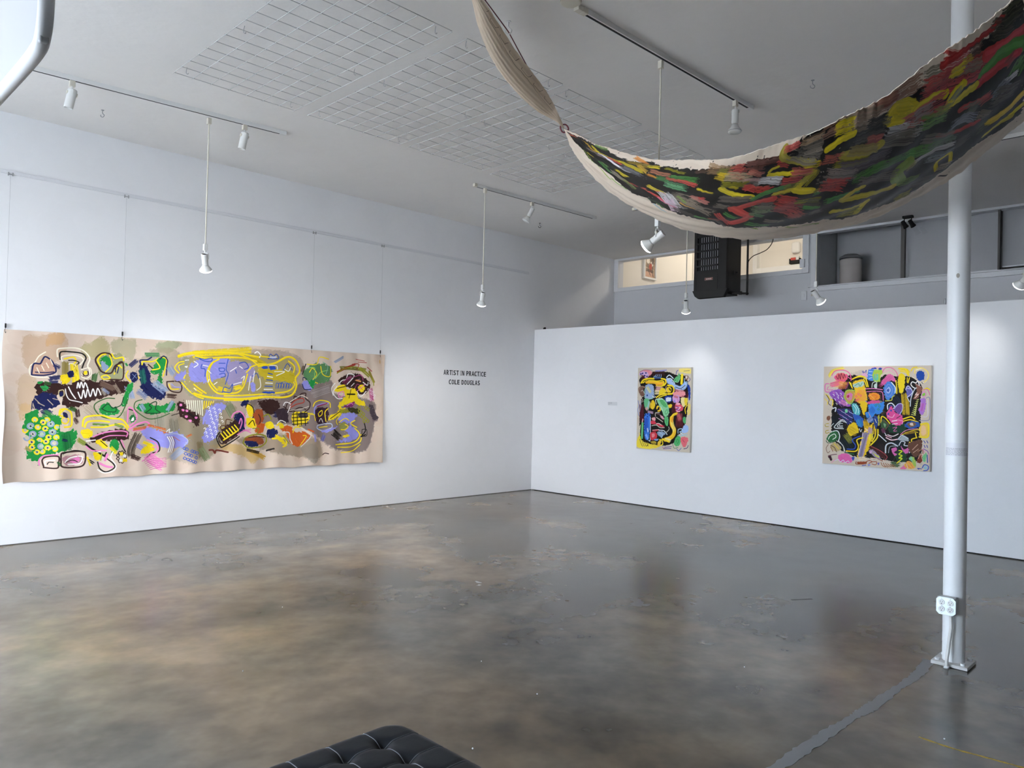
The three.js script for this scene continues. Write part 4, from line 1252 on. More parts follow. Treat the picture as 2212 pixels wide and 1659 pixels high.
s('#a0603a',6.6,[647,975,662,990,681,1004]);
s('#a0603a',6.6,[668,978,682,989,699,1002]);
s('#a0603a',6.6,[689,981,703,987,717,1001]);
f('#e070a0',[762,1012,800,979,820,999,807,1015]);
f('#f0b44a',[799,972,840,932,894,971,888,1001,827,1006]);
s('#e07a5a',5.9,[813,963,861,1003]);
s('#e07a5a',5.9,[840,939,881,994]);
f('#a8c85a',[859,901,886,892,907,963,894,986]);
f('#8ac8a0',[839,910,866,886,873,936]);
s('#e8c8d0',5.1,[820,963,834,1006]);
}

function paintSheet(s, f, r, w) {
f('#120f0e',[29,108,59,44,132,10,218,8,343,24,395,34,474,24,512,225,457,316,410,306,344,286,285,283,168,259,95,251]);
r('#e06a4a',15.0,[59,132,115,56]);
r('#d8a42a',13.9,[133,48,227,82,272,72]);
s('#8fb03a',8.1,[59,276,124,237,197,237,307,298,366,333]);
r('#d8c423',17.4,[218,41,315,84,365,80]);
r('#d8c423',17.4,[366,76,439,89]);
r('#5a7a3a',23.1,[238,13,307,17]);
r('#8a7a78',28.9,[196,144,263,105]);
r('#7a6c70',28.9,[271,122,344,97]);
s('#e8e4ec',15.0,[278,95,347,116,402,129]);
r('#c8473e',12.7,[322,90,373,100]);
r('#4f9a46',13.9,[298,216,358,239]);
r('#d8c423',17.4,[212,194,263,196]);
r('#d8c423',20.8,[366,180,402,190]);
r('#6a9a4a',13.9,[309,198,336,206]);
r('#8f8678',28.9,[358,219,401,232]);
r('#c8473e',17.4,[401,232,446,221]);
r('#7a8a4a',23.1,[401,232,440,263]);
r('#6a6a70',28.9,[380,109,438,120]);
r('#a88a2a',23.1,[388,52,449,44]);
r('#d07a2a',11.6,[403,8,446,28]);
r('#c8a03a',17.4,[421,61,476,96]);
r('#d85a4a',17.4,[461,212,504,238]);
r('#d8c423',15.0,[475,168,505,185]);
r('#8a7a40',17.4,[432,35,476,42]);
r('#9ab06a',12.7,[367,314,424,315]);
r('#4f9a46',23.1,[475,112,497,136]);
f('#120f0e',[453,64,483,31,578,31,622,25,695,26,777,25,867,29,875,14,913,8,1053,16,1068,400,1040,420,982,393,906,391,830,376,753,369,696,353,640,336,585,337,527,326,497,310]);
r('#d8c423',15.5,[451,44,483,40]);
r('#a86a50',18.2,[464,68,519,70]);
r('#4f9a46',31.9,[528,82,612,84]);
r('#3f8a4a',27.3,[486,93,528,111]);
r('#6aa878',31.9,[527,129,583,131]);
r('#c8473e',15.5,[517,92,612,108]);
r('#d8c423',11.8,[621,122,673,144]);
r('#8f8a1e',9.1,[503,37,566,48]);
r('#5a4438',13.7,[597,37,627,33]);
r('#d88a2a',13.7,[457,92,484,102]);
r('#d8c423',18.2,[475,177,505,188,527,199]);
r('#c8473e',10.9,[483,230,544,260]);
r('#d85a4a',13.7,[505,198,535,208]);
r('#8f8272',50.1,[562,192,636,210]);
r('#8f8272',41.0,[601,222,686,269]);
r('#c07a70',18.2,[607,177,667,200]);
r('#c8473e',11.8,[636,180,653,180]);
r('#d4d2d4',41.0,[527,199,585,284]);
r('#c8b0c0',27.3,[551,236,585,323]);
r('#e07a9a',6.4,[519,249,585,303]);
r('#7a9a4a',9.1,[571,199,600,223]);
r('#d8a04a',6.4,[585,233,635,262]);
r('#4a7a3a',8.2,[497,291,549,334]);
r('#9ab4ba',7.3,[519,338,562,366]);
r('#6e665f',13.7,[578,262,614,276]);
r('#120f0e',11.8,[586,183,607,192]);
r('#120f0e',10.9,[668,252,688,257]);
r('#55504a',18.2,[578,307,695,329]);
r('#4f9a46',10.9,[644,316,694,320]);
r('#b04a42',11.8,[688,311,721,324]);
r('#6e665f',9.1,[703,321,746,369]);
r('#9a7a58',36.5,[640,29,717,48]);
r('#c85a50',45.6,[717,51,753,50]);
r('#8a8a3a',22.8,[673,40,700,46]);
r('#d8b828',27.3,[672,62,698,67]);
r('#9c8c70',27.3,[704,67,782,76]);
r('#b86a5a',18.2,[769,54,814,74]);
r('#7a5048',22.8,[760,33,816,41]);
r('#5c3a32',18.2,[792,32,863,35]);
r('#d4d2d4',22.8,[796,105,828,103,878,116]);
r('#c8a09a',18.2,[760,88,807,95]);
r('#6e665f',22.8,[761,106,808,112]);
s('#d8c423',21.0,[694,113,718,139,764,156,797,160]);
r('#8f8a1e',22.8,[696,97,771,104]);
r('#d8c423',11.8,[721,110,746,120]);
r('#c8473e',21.0,[766,118,809,133,852,136]);
r('#c8473e',18.2,[770,127,790,115]);
r('#c8473e',22.8,[886,119,939,131]);
r('#4f9a46',20.0,[799,178,835,152,905,142]);
r('#d8c423',15.5,[862,169,918,168]);
s('#d8c423',25.5,[973,119,951,138,932,159,931,174,974,189]);
r('#a89c2a',31.9,[979,120,949,152]);
r('#8f8a1e',18.2,[895,146,931,151]);
r('#c8a83a',18.2,[909,98,979,112]);
r('#c8473e',22.8,[859,48,892,63]);
s('#d8c423',10.9,[836,72,846,62,862,63]);
s('#d8c423',13.7,[836,83,866,90,909,98]);
r('#c0605a',27.3,[912,98,967,106]);
r('#d8c423',18.2,[950,82,1000,94]);
r('#b8604a',27.3,[996,89,1059,108]);
s('#a89a3a',22.8,[876,16,870,30,892,49,937,72,970,81]);
r('#8f8678',31.9,[900,33,943,63,980,72]);
r('#6a6460',27.3,[922,31,1001,64]);
r('#c8605a',13.7,[876,16,919,13]);
r('#8a8074',41.0,[943,31,1019,35]);
r('#6e665f',31.9,[997,34,1055,34]);
r('#d8c423',16.4,[1016,59,1053,50]);
r('#d8c423',22.8,[1035,20,1054,20]);
r('#b89a7a',13.7,[927,13,1024,14]);
r('#120f0e',13.7,[900,31,917,40]);
r('#6e665f',27.3,[994,159,1061,169]);
r('#7a6e6a',22.8,[1007,153,1061,155]);
r('#c8473e',27.3,[1007,193,1063,213]);
r('#4f8a3a',22.8,[986,207,1063,233]);
r('#8f8a1e',13.7,[985,197,1009,193]);
r('#4f9a46',18.2,[1024,286,1065,282]);
r('#6e665f',27.3,[705,172,793,172]);
r('#6f675c',27.3,[695,208,732,224]);
s('#c8473e',27.3,[750,236,809,201,864,191]);
r('#c8473e',50.1,[875,208,929,232]);
r('#b8504a',54.7,[891,237,943,280]);
s('#c8473e',31.9,[749,228,784,257,805,272,791,310,764,336]);
r('#c8473e',18.2,[708,269,759,350]);
r('#4f9a46',16.4,[731,260,770,290]);
r('#4f8a4a',18.2,[811,255,846,289]);
r('#7a8a68',36.5,[813,238,866,243]);
r('#6e665f',27.3,[827,218,869,221]);
r('#6a9a5a',13.7,[812,298,820,305]);
r('#b05048',36.5,[929,295,951,326]);
r('#8f8272',15.5,[856,318,908,336]);
r('#4f9a46',18.2,[805,334,869,359]);
r('#8aa03a',9.1,[827,385,841,402]);
r('#8f8a1e',22.8,[935,230,1002,251]);
r('#5c5a4a',36.5,[959,250,1002,272]);
r('#4f9a46',13.7,[957,271,1003,294]);
r('#6e665f',27.3,[980,326,1025,321]);
r('#d8c423',16.4,[1031,365,1068,356]);
r('#7a7628',22.8,[1031,396,1068,400]);
r('#8aa050',11.8,[965,415,1004,441]);
r('#9aa460',9.1,[922,398,951,426]);
r('#d8c423',13.7,[1054,296,1067,295]);
f('#120f0e',[996,15,1033,17,1185,41,1292,40,1367,40,1449,45,1536,34,1631,32,1609,452,1587,493,1492,450,1404,457,1346,478,1258,490,1170,477,1104,462,1017,387]);
r('#9a7462',40.8,[1003,7,1119,0,1227,11,1294,18]);
r('#8a5a4a',17.7,[1161,6,1227,16]);
r('#8a8070',40.8,[1317,32,1367,40]);
r('#c8504a',61.2,[1309,62,1406,80,1507,101]);
r('#b8443e',47.6,[1375,25,1441,50]);
r('#8f7a6a',27.2,[1406,64,1491,87]);
s('#b0302c',15.0,[1367,21,1434,23,1511,24,1568,16]);
r('#6a4a40',27.2,[1462,43,1492,47]);
r('#4a4438',40.8,[1533,29,1592,48]);
r('#3a3a2c',34.0,[1573,23,1621,25]);
r('#c8a83a',16.3,[1433,56,1462,56]);
r('#d8c423',23.1,[1395,62,1433,67]);
r('#d8c423',13.6,[1558,72,1579,80]);
s('#c23434',40.8,[1514,78,1579,88,1627,96]);
s('#4f8a34',47.6,[1502,130,1560,110,1625,132]);
s('#b83434',27.2,[1476,151,1546,141,1607,145]);
r('#8a4a44',27.2,[1574,152,1595,144]);
r('#4f8a34',40.8,[1596,215,1623,183]);
r('#d4d2d4',16.3,[1567,216,1600,220]);
r('#7a7a84',40.8,[1529,244,1572,223]);
r('#5a524e',54.4,[1533,249,1588,280]);
s('#d8b424',29.9,[1507,351,1566,360,1615,340]);
s('#d8c424',24.5,[1573,425,1611,419]);
s('#c8b030',23.1,[1493,418,1522,411,1573,436]);
r('#b8483e',34.0,[1486,224,1516,220]);
s('#b04640',17.7,[1420,193,1455,199,1507,217]);
r('#6a6a60',40.8,[1441,217,1474,223]);
r('#8a8c9a',34.0,[1395,235,1427,233,1463,272]);
s('#b03c38',15.0,[1348,232,1402,274,1443,287,1477,295]);
r('#7a746c',27.2,[1304,214,1393,271]);
r('#3a3c2a',40.8,[1470,352,1496,349]);
r('#4a4444',47.6,[1404,341,1438,346]);
r('#8f8272',27.2,[1477,272,1509,298]);
s('#d8c423',31.3,[1193,60,1219,47,1258,57,1280,83,1243,80,1201,65]);
r('#c8b82a',40.8,[1227,56,1267,72]);
s('#d8c423',23.1,[1283,86,1332,88,1376,106]);
s('#d8c423',27.2,[1381,144,1406,119,1431,112]);
s('#d8c423',27.2,[1375,148,1413,151,1468,148]);
r('#8a8a68',20.4,[1397,137,1423,119]);
r('#c05a54',47.6,[1242,110,1315,118,1373,120]);
r('#9a8a84',34.0,[1279,111,1331,120]);
r('#6f9a4a',40.8,[1306,151,1371,173]);
r('#8a8a4a',27.2,[1346,140,1388,158]);
r('#d4d2d4',31.3,[1198,87,1250,126]);
r('#a8a49c',34.0,[1225,122,1297,161]);
s('#d8c423',13.6,[1193,72,1243,93]);
r('#6e665f',40.8,[1182,119,1273,169]);
r('#5c5652',47.6,[1097,61,1193,75]);
r('#88786a',40.8,[1069,14,1169,32]);
r('#d8c423',27.2,[1038,19,1087,21]);
s('#d8c423',17.7,[1009,59,1047,48,1092,43]);
r('#120f0e',34.0,[1137,45,1185,59]);
r('#a8605a',20.4,[1134,89,1178,103]);
s('#b8a83a',29.9,[1061,102,1122,119,1173,121]);
r('#9a8a5a',27.2,[1082,98,1162,124]);
r('#c8604a',27.2,[1002,88,1050,105]);
r('#8f8a1e',20.4,[1036,126,1138,145]);
r('#5a5058',40.8,[1053,144,1193,178]);
r('#4f8a3a',29.9,[1100,214,1177,206,1272,240]);
r('#5f9a44',34.0,[1257,231,1353,280]);
r('#6a7a6a',34.0,[1328,255,1392,303]);
r('#d4d2d4',16.3,[1274,281,1327,293,1397,323]);
r('#8a9094',29.9,[1317,319,1390,362]);
s('#d8c423',13.6,[1382,427,1382,369,1341,374,1338,428]);
r('#8f8a3a',34.0,[1257,295,1272,279]);
s('#7f9a3a',40.8,[1229,349,1223,286,1256,267]);
r('#8a7c76',40.8,[1015,150,1096,189]);
r('#c8473e',47.6,[1009,184,1067,217]);
r('#4f9a46',27.2,[1020,271,1109,273]);
r('#6e665f',34.0,[1116,232,1216,285]);
s('#d8c423',24.5,[1066,294,1094,268,1120,266]);
s('#c8b82a',27.2,[1068,304,1135,320,1207,356]);
s('#c8b82a',20.4,[1039,353,1097,377,1135,376]);
s('#d8c423',17.7,[1104,433,1135,364]);
r('#8f8a1e',40.8,[1061,407,1112,417]);
r('#8f8a1e',34.0,[1221,470,1258,475]);
r('#6f8a3a',27.2,[1230,360,1279,383]);
r('#3c3430',34.0,[1252,424,1339,465]);
r('#a89884',27.2,[1347,420,1382,438]);
s('#120f0e',9.5,[1258,506,1273,507]);
s('#120f0e',8.2,[1346,508,1368,531]);
}

const SHEET_STATIONS = [[4.032, 3.506, 4.035, 4.022, 3.506, 4.017],
  [4.451, 3.265, 4.291, 4.121, 3.323, 4.028],
  [4.86, 3.035, 4.584, 4.339, 3.106, 4.116],
  [5.522, 2.714, 5.048, 4.642, 2.845, 4.135],
  [5.964, 2.543, 5.31, 5.02, 2.621, 4.136],
  [6.265, 2.474, 5.433, 5.309, 2.509, 4.015],
  [6.485, 2.476, 5.468, 5.594, 2.476, 3.845],
  [6.674, 2.503, 5.479, 5.971, 2.478, 3.824],
  [6.836, 2.556, 5.46, 6.307, 2.513, 3.872],
  [6.989, 2.641, 5.451, 6.587, 2.595, 3.934],
  [7.128, 2.727, 5.428, 6.801, 2.72, 3.922],
  [7.252, 2.81, 5.406, 6.998, 2.91, 3.844],
  [7.392, 2.939, 5.369, 7.219, 3.162, 3.73],
  [7.486, 3.267, 4.875, 7.442, 3.422, 3.866],
  [7.62, 3.584, 4.257, 7.622, 3.594, 4.227]];

const TWIST_STATIONS = [[4.027, 3.513, 4.04, 4.022, 3.524, 4.018],
  [4.059, 3.525, 4.164, 4.121, 3.538, 4.187],
  [4.073, 3.532, 4.361, 4.158, 3.611, 4.32],
  [4.115, 3.559, 4.588, 4.245, 3.632, 4.517],
  [4.197, 3.582, 4.83, 4.335, 3.648, 4.738],
  [4.296, 3.616, 5.057, 4.437, 3.658, 4.974],
  [4.399, 3.649, 5.237, 4.542, 3.658, 5.18],
  [4.517, 3.664, 5.402, 4.652, 3.651, 5.381],
  [4.631, 3.688, 5.543, 4.749, 3.65, 5.566],
  [4.761, 3.685, 5.71, 4.752, 3.702, 5.691]];
// ---------------------------------------------------------------- materials
const wallBump = dataTex(512, 512, ((n) => (i, c) => { c[0] = c[1] = c[2] = n[i] * 255; })(fbm(512, 512, 24, 24, 4, 11)), false, [0.5, 0.5]);
const wallTone = dataTex(512, 512, ((n) => (i, c) => { const v = 246 + (n[i] - 0.5) * 10; c[0] = v; c[1] = v; c[2] = v + 1; })(fbm(512, 512, 6, 6, 5, 31)), true, [0.2, 0.2]);
const M = {
  wall: new THREE.MeshStandardMaterial({ map: wallTone, color: lin(0.98, 0.985, 1.0), roughness: 0.75, bumpMap: wallBump, bumpScale: 0.0015 }),
  ceiling: new THREE.MeshStandardMaterial({ map: wallTone, color: lin(0.97, 0.945, 0.91), roughness: 0.85, bumpMap: wallBump, bumpScale: 0.003 }),
  wallShaded: new THREE.MeshStandardMaterial({ map: wallTone, color: lin(0.74, 0.75, 0.78), roughness: 0.75, bumpMap: wallBump, bumpScale: 0.0015 }),  // white wall paint with the shade of the upper wall mixed in
  trim: std(lin(0.80, 0.81, 0.84), 0.5),
  cream: std(lin(0.84, 0.80, 0.73), 0.8),
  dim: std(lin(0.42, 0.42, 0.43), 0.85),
  white: std(lin(0.82, 0.82, 0.81), 0.45),
  lampWhite: std(lin(0.84, 0.84, 0.82), 0.4),
  ivory: std(lin(0.74, 0.70, 0.60), 0.5),
  black: std(lin(0.007, 0.006, 0.006), 0.6),
  matteBlack: std(lin(0.012, 0.012, 0.013), 0.85),
  steel: std(lin(0.45, 0.46, 0.48), 0.35, { metalness: 0.9 }),
  alu: std(lin(0.66, 0.68, 0.71), 0.4, { metalness: 0.3 }),
  wire: std(lin(0.56, 0.56, 0.56), 0.5),
  wireGrey: std(lin(0.42, 0.43, 0.45), 0.5),
  glass: new THREE.MeshPhysicalMaterial({ color: 0xffffff, roughness: 0.02, transmission: 1, thickness: 0, ior: 1.5 }),
  pole: std(lin(0.86, 0.87, 0.88), 0.35),
  shade: std(lin(0.50, 0.51, 0.54), 0.8),
  glow: new THREE.MeshStandardMaterial({ color: 0xffffff, emissive: lin(1, 1, 1), emissiveIntensity: 5, roughness: 0.4 }),
  glowWarm: new THREE.MeshStandardMaterial({ color: 0xffffff, emissive: lin(1, 0.86, 0.66), emissiveIntensity: 4, roughness: 0.4 }),
};
const H = 3.83, FRONT = 10.6, BACK = -2, RIGHT = 12, DEEP = -7.1, UPPER = 5.4, WX0 = 1.1, WX1 = 5.5, WY0 = 0.45, WY1 = 2.65;

// ---------------------------------------------------------------- floor
{
  const W = 2048, big = fbm(W, W, 7, 7, 4, 5, 0.6), mid = fbm(W, W, 26, 22, 4, 77, 0.6), fine = fbm(W, W, 180, 180, 3, 400, 0.7), tint = fbm(W, W, 9, 12, 4, 901, 0.6);
  const map = dataTex(W, W, (i, c) => {
    const b = (big[i] - 0.5) * 1.5 + (mid[i] - 0.5) * 1.7 + (fine[i] - 0.5) * 0.35, t = Math.max(0, Math.min(1, (tint[i] - 0.34) * 2.6 + (mid[i] - 0.5) * 1.2));
    const k = 0.95 * (1 + b * 0.46);
    c[0] = clamp8((126 * t + 118 * (1 - t)) * k); c[1] = clamp8((109 * t + 111 * (1 - t)) * k); c[2] = clamp8((89 * t + 100 * (1 - t)) * k);
  }, true);
  const rough = dataTex(1024, 1024, ((n, m) => (i, c) => { c[0] = 255; c[1] = clamp8(255 * (0.20 + 0.10 * (n[i] - 0.3) + 0.03 * m[i])); c[2] = 0; })(fbm(1024, 1024, 10, 10, 4, 55), fbm(1024, 1024, 90, 90, 2, 56)), false);
  const mat = new THREE.MeshPhysicalMaterial({ map, roughness: 1, roughnessMap: rough, ior: 1.5 });
  const g = box(-0.2, RIGHT + 0.2, -0.2, 0, BACK - 0.2, FRONT + 0.2), p = g.attributes.position, uv = g.attributes.uv;
  for (let i = 0; i < p.count; i++) uv.setXY(i, (p.getX(i) + 0.2) / 13, (p.getZ(i) + 2.2) / 13);
  const floor = struct('floor', g, mat, 'polished brown grey concrete floor of the gallery', 'floor');
  const ragged = (line, w, jit, y) => {
    const L = [], R = [], curve = new THREE.CatmullRomCurve3(line.map(([x, z]) => V(x, 0, z))), n = 90;
    for (let i = 0; i <= n; i++) { const a = curve.getPoint(i / n), d = curve.getTangent(i / n), k = w(i / n); L.push([a.x + d.z * (k + rnd() * jit), a.z - d.x * (k + rnd() * jit)]); R.push([a.x - d.z * (k + rnd() * jit), a.z + d.x * (k + rnd() * jit)]); }
    const s = new THREE.Shape([...L, ...R.reverse()].map(([x, z]) => new THREE.Vector2(x, -z)));
    const e = new THREE.ExtrudeGeometry(s, { depth: y, bevelEnabled: false }); e.rotateX(-Math.PI / 2); return e;
  };
  const filler = std(lin(0.27, 0.27, 0.275), 0.55);
  part('crack_filler', ragged([[6.55, 3.70], [6.575, 4.0], [6.565, 4.35], [6.56, 4.65], [6.545, 4.80], [6.525, 5.18], [6.515, 5.5], [6.50, 6.1]], (t) => 0.012 + 0.012 * Math.abs(Math.sin(t * 9 + 1)), 0.012, 0.0012), filler, floor).userData.label = 'grey patching compound along the floor crack';
  part('paint_mark', ragged([[6.816, 4.806], [6.95, 4.816], [7.07, 4.803], [7.194, 4.791], [7.4, 4.78]], (t) => 0.002 + 0.002 * Math.abs(Math.sin(t * 23)), 0.004, 0.0008), std(lin(0.50, 0.33, 0.03), 0.6), floor).userData.label = 'thin yellow paint line';
  part('scuff_mark', ragged([[5.47, 3.06], [5.56, 2.92]], (t) => 0.009, 0.004, 0.0006), std(lin(0.05, 0.05, 0.05), 0.5), floor);
  for (const [x, z] of [[5.9, 4.6], [5.2, 6.55], [4.9, 5.6], [5.6, 6.3], [4.2, 6.6], [6.9, 4.75], [5.4, 5.7], [3.3, 5.9]]) { const c = new THREE.IcosahedronGeometry(0.0022 + rnd() * 0.002, 0); c.translate(x, 0.003, z); part('paint_speck', c, M.white, floor); }
}
// ---------------------------------------------------------------- shell
struct('ceiling', metreUV(box(-0.2, RIGHT + 0.2, H, H + 0.2, BACK - 0.12, FRONT + 0.2)), M.ceiling, 'white plaster gallery ceiling', 'ceiling');
struct('wall_left', metreUV(box(-0.2, 0, -0.2, UPPER, DEEP - 0.2, FRONT + 0.2)), M.wall, 'long white gallery wall behind the unframed mural', 'wall');
struct('baseboard_left', box(0, 0.004, 0, 0.007, 0, FRONT), std(lin(0.10, 0.10, 0.095), 0.9), 'dark joint line along the foot of the white wall', 'joint');
struct('wall_right', metreUV(box(RIGHT, RIGHT + 0.2, 0, UPPER, DEEP, FRONT + 0.2)), M.wall, 'white side wall', 'wall');
{
  const g = structGroup('wall_back', 'white upper wall with shade painted into its colour and long interior windows', 'wall');
  const b = (n, x0, x1, y0, y1) => part(n, metreUV(box(x0, x1, y0, y1, BACK - 0.12, BACK)), M.wallShaded, g);
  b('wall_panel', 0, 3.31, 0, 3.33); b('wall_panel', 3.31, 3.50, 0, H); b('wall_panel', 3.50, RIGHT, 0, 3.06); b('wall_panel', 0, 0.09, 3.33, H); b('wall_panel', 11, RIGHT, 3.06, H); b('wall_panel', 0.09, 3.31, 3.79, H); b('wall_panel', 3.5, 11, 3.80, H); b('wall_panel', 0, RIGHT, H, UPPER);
}
{
  const g = structGroup('wall_partition', 'freestanding white display partition carrying two framed canvases', 'wall');
  part('partition_panel', metreUV(box(0.002, 9.4, 0.01, 2.453, -0.14, 0)), M.wall, g);
  part('base_batten', box(0.05, 9.3, 0, 0.011, -0.12, -0.02), M.matteBlack, g);
}
{
  const g = structGroup('wall_front', 'street front wall with three shop windows', 'wall');
  const z0 = FRONT, z1 = FRONT + 0.2, b = (x0, x1, y0, y1) => part('wall_panel', metreUV(box(x0, x1, y0, y1, z0, z1)), M.wall, g);
  b(0, WX0, 0, H); b(WX0, WX1, 0, WY0); b(WX0, WX1, WY1, H); b(WX1, RIGHT, 0, H);
  [0, 1, 2].map((k) => [WX0 + (WX1 - WX0) * k / 3, WX0 + (WX1 - WX0) * (k + 1) / 3]).forEach(([a, c], i) => {
    const w = structGroup('window_' + (i + 3), 'tall shop window pane facing the street', 'window');
    part('window_frame', [box(a, a + 0.05, WY0, WY1, z0 + 0.06, z0 + 0.14), box(c - 0.05, c, WY0, WY1, z0 + 0.06, z0 + 0.14), box(a + 0.05, c - 0.05, WY0, WY0 + 0.05, z0 + 0.06, z0 + 0.14), box(a + 0.05, c - 0.05, WY1 - 0.05, WY1, z0 + 0.06, z0 + 0.14)], M.alu, w);
    const pn = new THREE.PlaneGeometry(c - a - 0.1, WY1 - WY0 - 0.1); pn.translate((a + c) / 2, (WY0 + WY1) / 2, z0 + 0.1); part('pane', pn, M.glass, w);
  });
  struct('ground', box(-30, 40, -0.25, -0.05, FRONT + 0.2, 60), std(lin(0.42, 0.42, 0.42), 0.9), 'pale concrete pavement in front of the shop windows', 'pavement');
  struct('added_shade_block', [box(-14, -0.6, -0.05, 16, -4, 10.4), box(-14.3, -0.3, 16, 16.4, -4.3, 10.7)], std(lin(0.4, 0.36, 0.32), 0.9), 'tall unseen block added to shade part of the street', 'building');  // unseen mass added to keep the sun off one side of the street
  struct('added_bounce_wall', [box(5, 38, -0.05, 9, 26, 30), box(4.8, 38, 9, 9.4, 25.7, 30)], std(lin(0.42, 0.43, 0.45), 0.9), 'plain unseen facade added across the street to bounce sunlight', 'building');  // added to throw sunlight through the shop windows onto the mural wall
}
// rooms behind the back wall
{
  struct('floor_upper', box(0, RIGHT, 2.5, 2.7, DEEP, BACK - 0.12), M.dim, 'floor of the raised rooms behind the window', 'floor');
  struct('ceiling_upper', box(0, RIGHT, UPPER, UPPER + 0.15, DEEP, BACK), M.cream, 'ceiling of the raised rooms', 'ceiling');
  struct('wall_inner_left', box(0.001, 0.012, 2.7, UPPER, DEEP, BACK - 0.121), M.cream, 'cream painted side wall of the lit room', 'wall');
  struct('wall_inner_back', box(0.012, RIGHT, 2.7, UPPER, DEEP - 0.1, DEEP), M.cream, 'cream painted far wall of the lit room', 'wall');
  struct('wall_divider', box(3.38, 3.46, 2.7, UPPER, DEEP, BACK - 0.121), M.trim, 'dividing wall between the lit and the dark room', 'wall');
  struct('wall_inner_dark', box(3.46, RIGHT, 2.7, UPPER, -5.1, -5.0), M.dim, 'grey wall in the unlit room', 'wall');
  const w1 = structGroup('window_1', 'interior window onto the warmly lit room', 'window');
  part('window_frame', [rbox(0.005, 0.09, 3.26, H - 0.005, BACK, BACK + 0.03), rbox(0.09, 3.31, 3.79, H - 0.005, BACK, BACK + 0.03), rbox(3.31, 3.40, 3.26, H - 0.005, BACK, BACK + 0.03), rbox(0.09, 3.31, 3.26, 3.325, BACK, BACK + 0.03)], M.trim, w1);
  const p1 = new THREE.PlaneGeometry(3.22, 0.46); p1.translate(1.70, 3.56, BACK - 0.06); part('pane', p1, M.glass, w1);
  const w2 = structGroup('window_2', 'interior window with grey roller shades', 'window');
  part('window_frame', [rbox(3.43, 3.50, 2.99, H - 0.005, BACK, BACK + 0.03), rbox(3.50, 11.0, 2.99, 3.05, BACK, BACK + 0.03), rbox(3.40, 11.0, 3.05, 3.065, BACK, BACK + 0.05)], M.trim, w2);
  part('mullion', [box(4.585, 4.63, 3.065, H - 0.03, BACK - 0.09, BACK - 0.03), box(5.665, 5.685, 3.065, H - 0.03, BACK - 0.09, BACK - 0.03), box(6.75, 6.79, 3.065, H - 0.03, BACK - 0.09, BACK - 0.03)], std(lin(0.10, 0.095, 0.09), 0.6), w2);
  for (const [a, b] of [[3.5, 4.585], [4.63, 5.665], [5.685, 6.75], [6.79, 11]]) { const q = new THREE.PlaneGeometry(b - a, 0.735); q.translate((a + b) / 2, 3.4325, BACK - 0.06); part('pane', q, M.glass, w2); }
  for (const [a, b, y, dz] of [[3.48, 4.62, 2.75, 0.62], [4.64, 5.66, 3.10], [5.69, 6.745, 3.13], [6.80, 10.9, 3.10]]) {
    const o = thing('roller_shade', a < 4 ? 'long grey roller shade hanging behind the lidded drum' : a < 5 ? 'grey roller shade behind glass beside the twin black lamps' : a < 6 ? 'grey roller shade with a wider gap under it, behind the white column' : 'wide grey roller shade at the end of the interior window', 'shade', [0, 0, 0], 'roller shades of the interior window');
    const zz = BACK - 0.15 - (dz ?? 0); part('fabric', box(a, b, y, dz ? 4.3 : 3.86, zz - 0.005, zz), M.shade, o); part('bottom_bar', rbox(a, b, y - 0.012, y + 0.004, zz - 0.01, zz + 0.005, 0.003), M.alu, o); part('roller', rod(V(a, dz ? 4.32 : 3.88, zz - 0.01), V(b, dz ? 4.32 : 3.88, zz - 0.01), 0.022, 14), M.alu, o);
  }
  single('red_book', rbox(4.85, 5.08, 3.066, 3.09, BACK - 0.3, BACK - 0.17), std(lin(0.30, 0.03, 0.02), 0.6), 'low red object on the sill below the grey shade', 'book').position.y = 0;
  // warm lamp of the lit room
  const lp = thing('ceiling_lamp', 'warm globe ceiling lamp in the room behind the window', 'lamp', [1.7, UPPER, -4.4]);
  part('canopy', lathe([[0, 0], [0.07, 0], [0.07, -0.03], [0.02, -0.04], [0, -0.04]]), M.white, lp);
  const gl = new THREE.SphereGeometry(0.11, 24, 16); gl.translate(0, -0.15, 0); part('globe', gl, M.glowWarm, lp);
  const pl = new THREE.PointLight(lin(1, 0.92, 0.80), WARM, 0, 2); pl.position.set(0, -0.32, 0); pl.castShadow = true; pl.shadow.radius = 4; lp.add(pl);
  // framed picture on the inner side wall
  const art = easel(160, 256, '#b9a58c', (s, f, r) => {
    r('#6a5a4c', 60, [20, 60, 140, 50]); r('#8a7a68', 70, [20, 110, 140, 130]); f('#e8e0d4', [30, 60, 70, 40, 80, 100, 40, 110]); f('#efe9df', [100, 90, 130, 80, 130, 130, 100, 130]); f('#a8442e', [70, 130, 110, 110, 110, 190, 80, 200]); r('#3a2c28', 30, [120, 40, 130, 110]); r('#57443a', 40, [30, 190, 130, 200]); f('#c8a088', [20, 200, 140, 210, 140, 250, 20, 250]); s('#2a201c', 8, [50, 120, 60, 180, 90, 230]); s('#2a201c', 8, [130, 130, 120, 200, 135, 240]);
  });
  const fr = thing('framed_picture', 'white framed picture hanging in the lit room behind glass', 'picture', [0.013, 3.87, -3.0]);
  part('frame', [rbox(0, 0.045, -0.26, -0.225, -0.2, 0.2), rbox(0, 0.045, 0.225, 0.26, -0.2, 0.2), rbox(0, 0.045, -0.225, 0.225, -0.2, -0.165), rbox(0, 0.045, -0.225, 0.225, 0.165, 0.2)], M.white, fr);
  const ag = new THREE.PlaneGeometry(0.33, 0.45); ag.rotateY(Math.PI / 2); ag.translate(0.02, 0, 0); part('print', ag, std(0xffffff, 0.5, { map: art }), fr);
  part('backing', box(0, 0.018, -0.24, 0.24, -0.18, 0.18), M.white, fr);
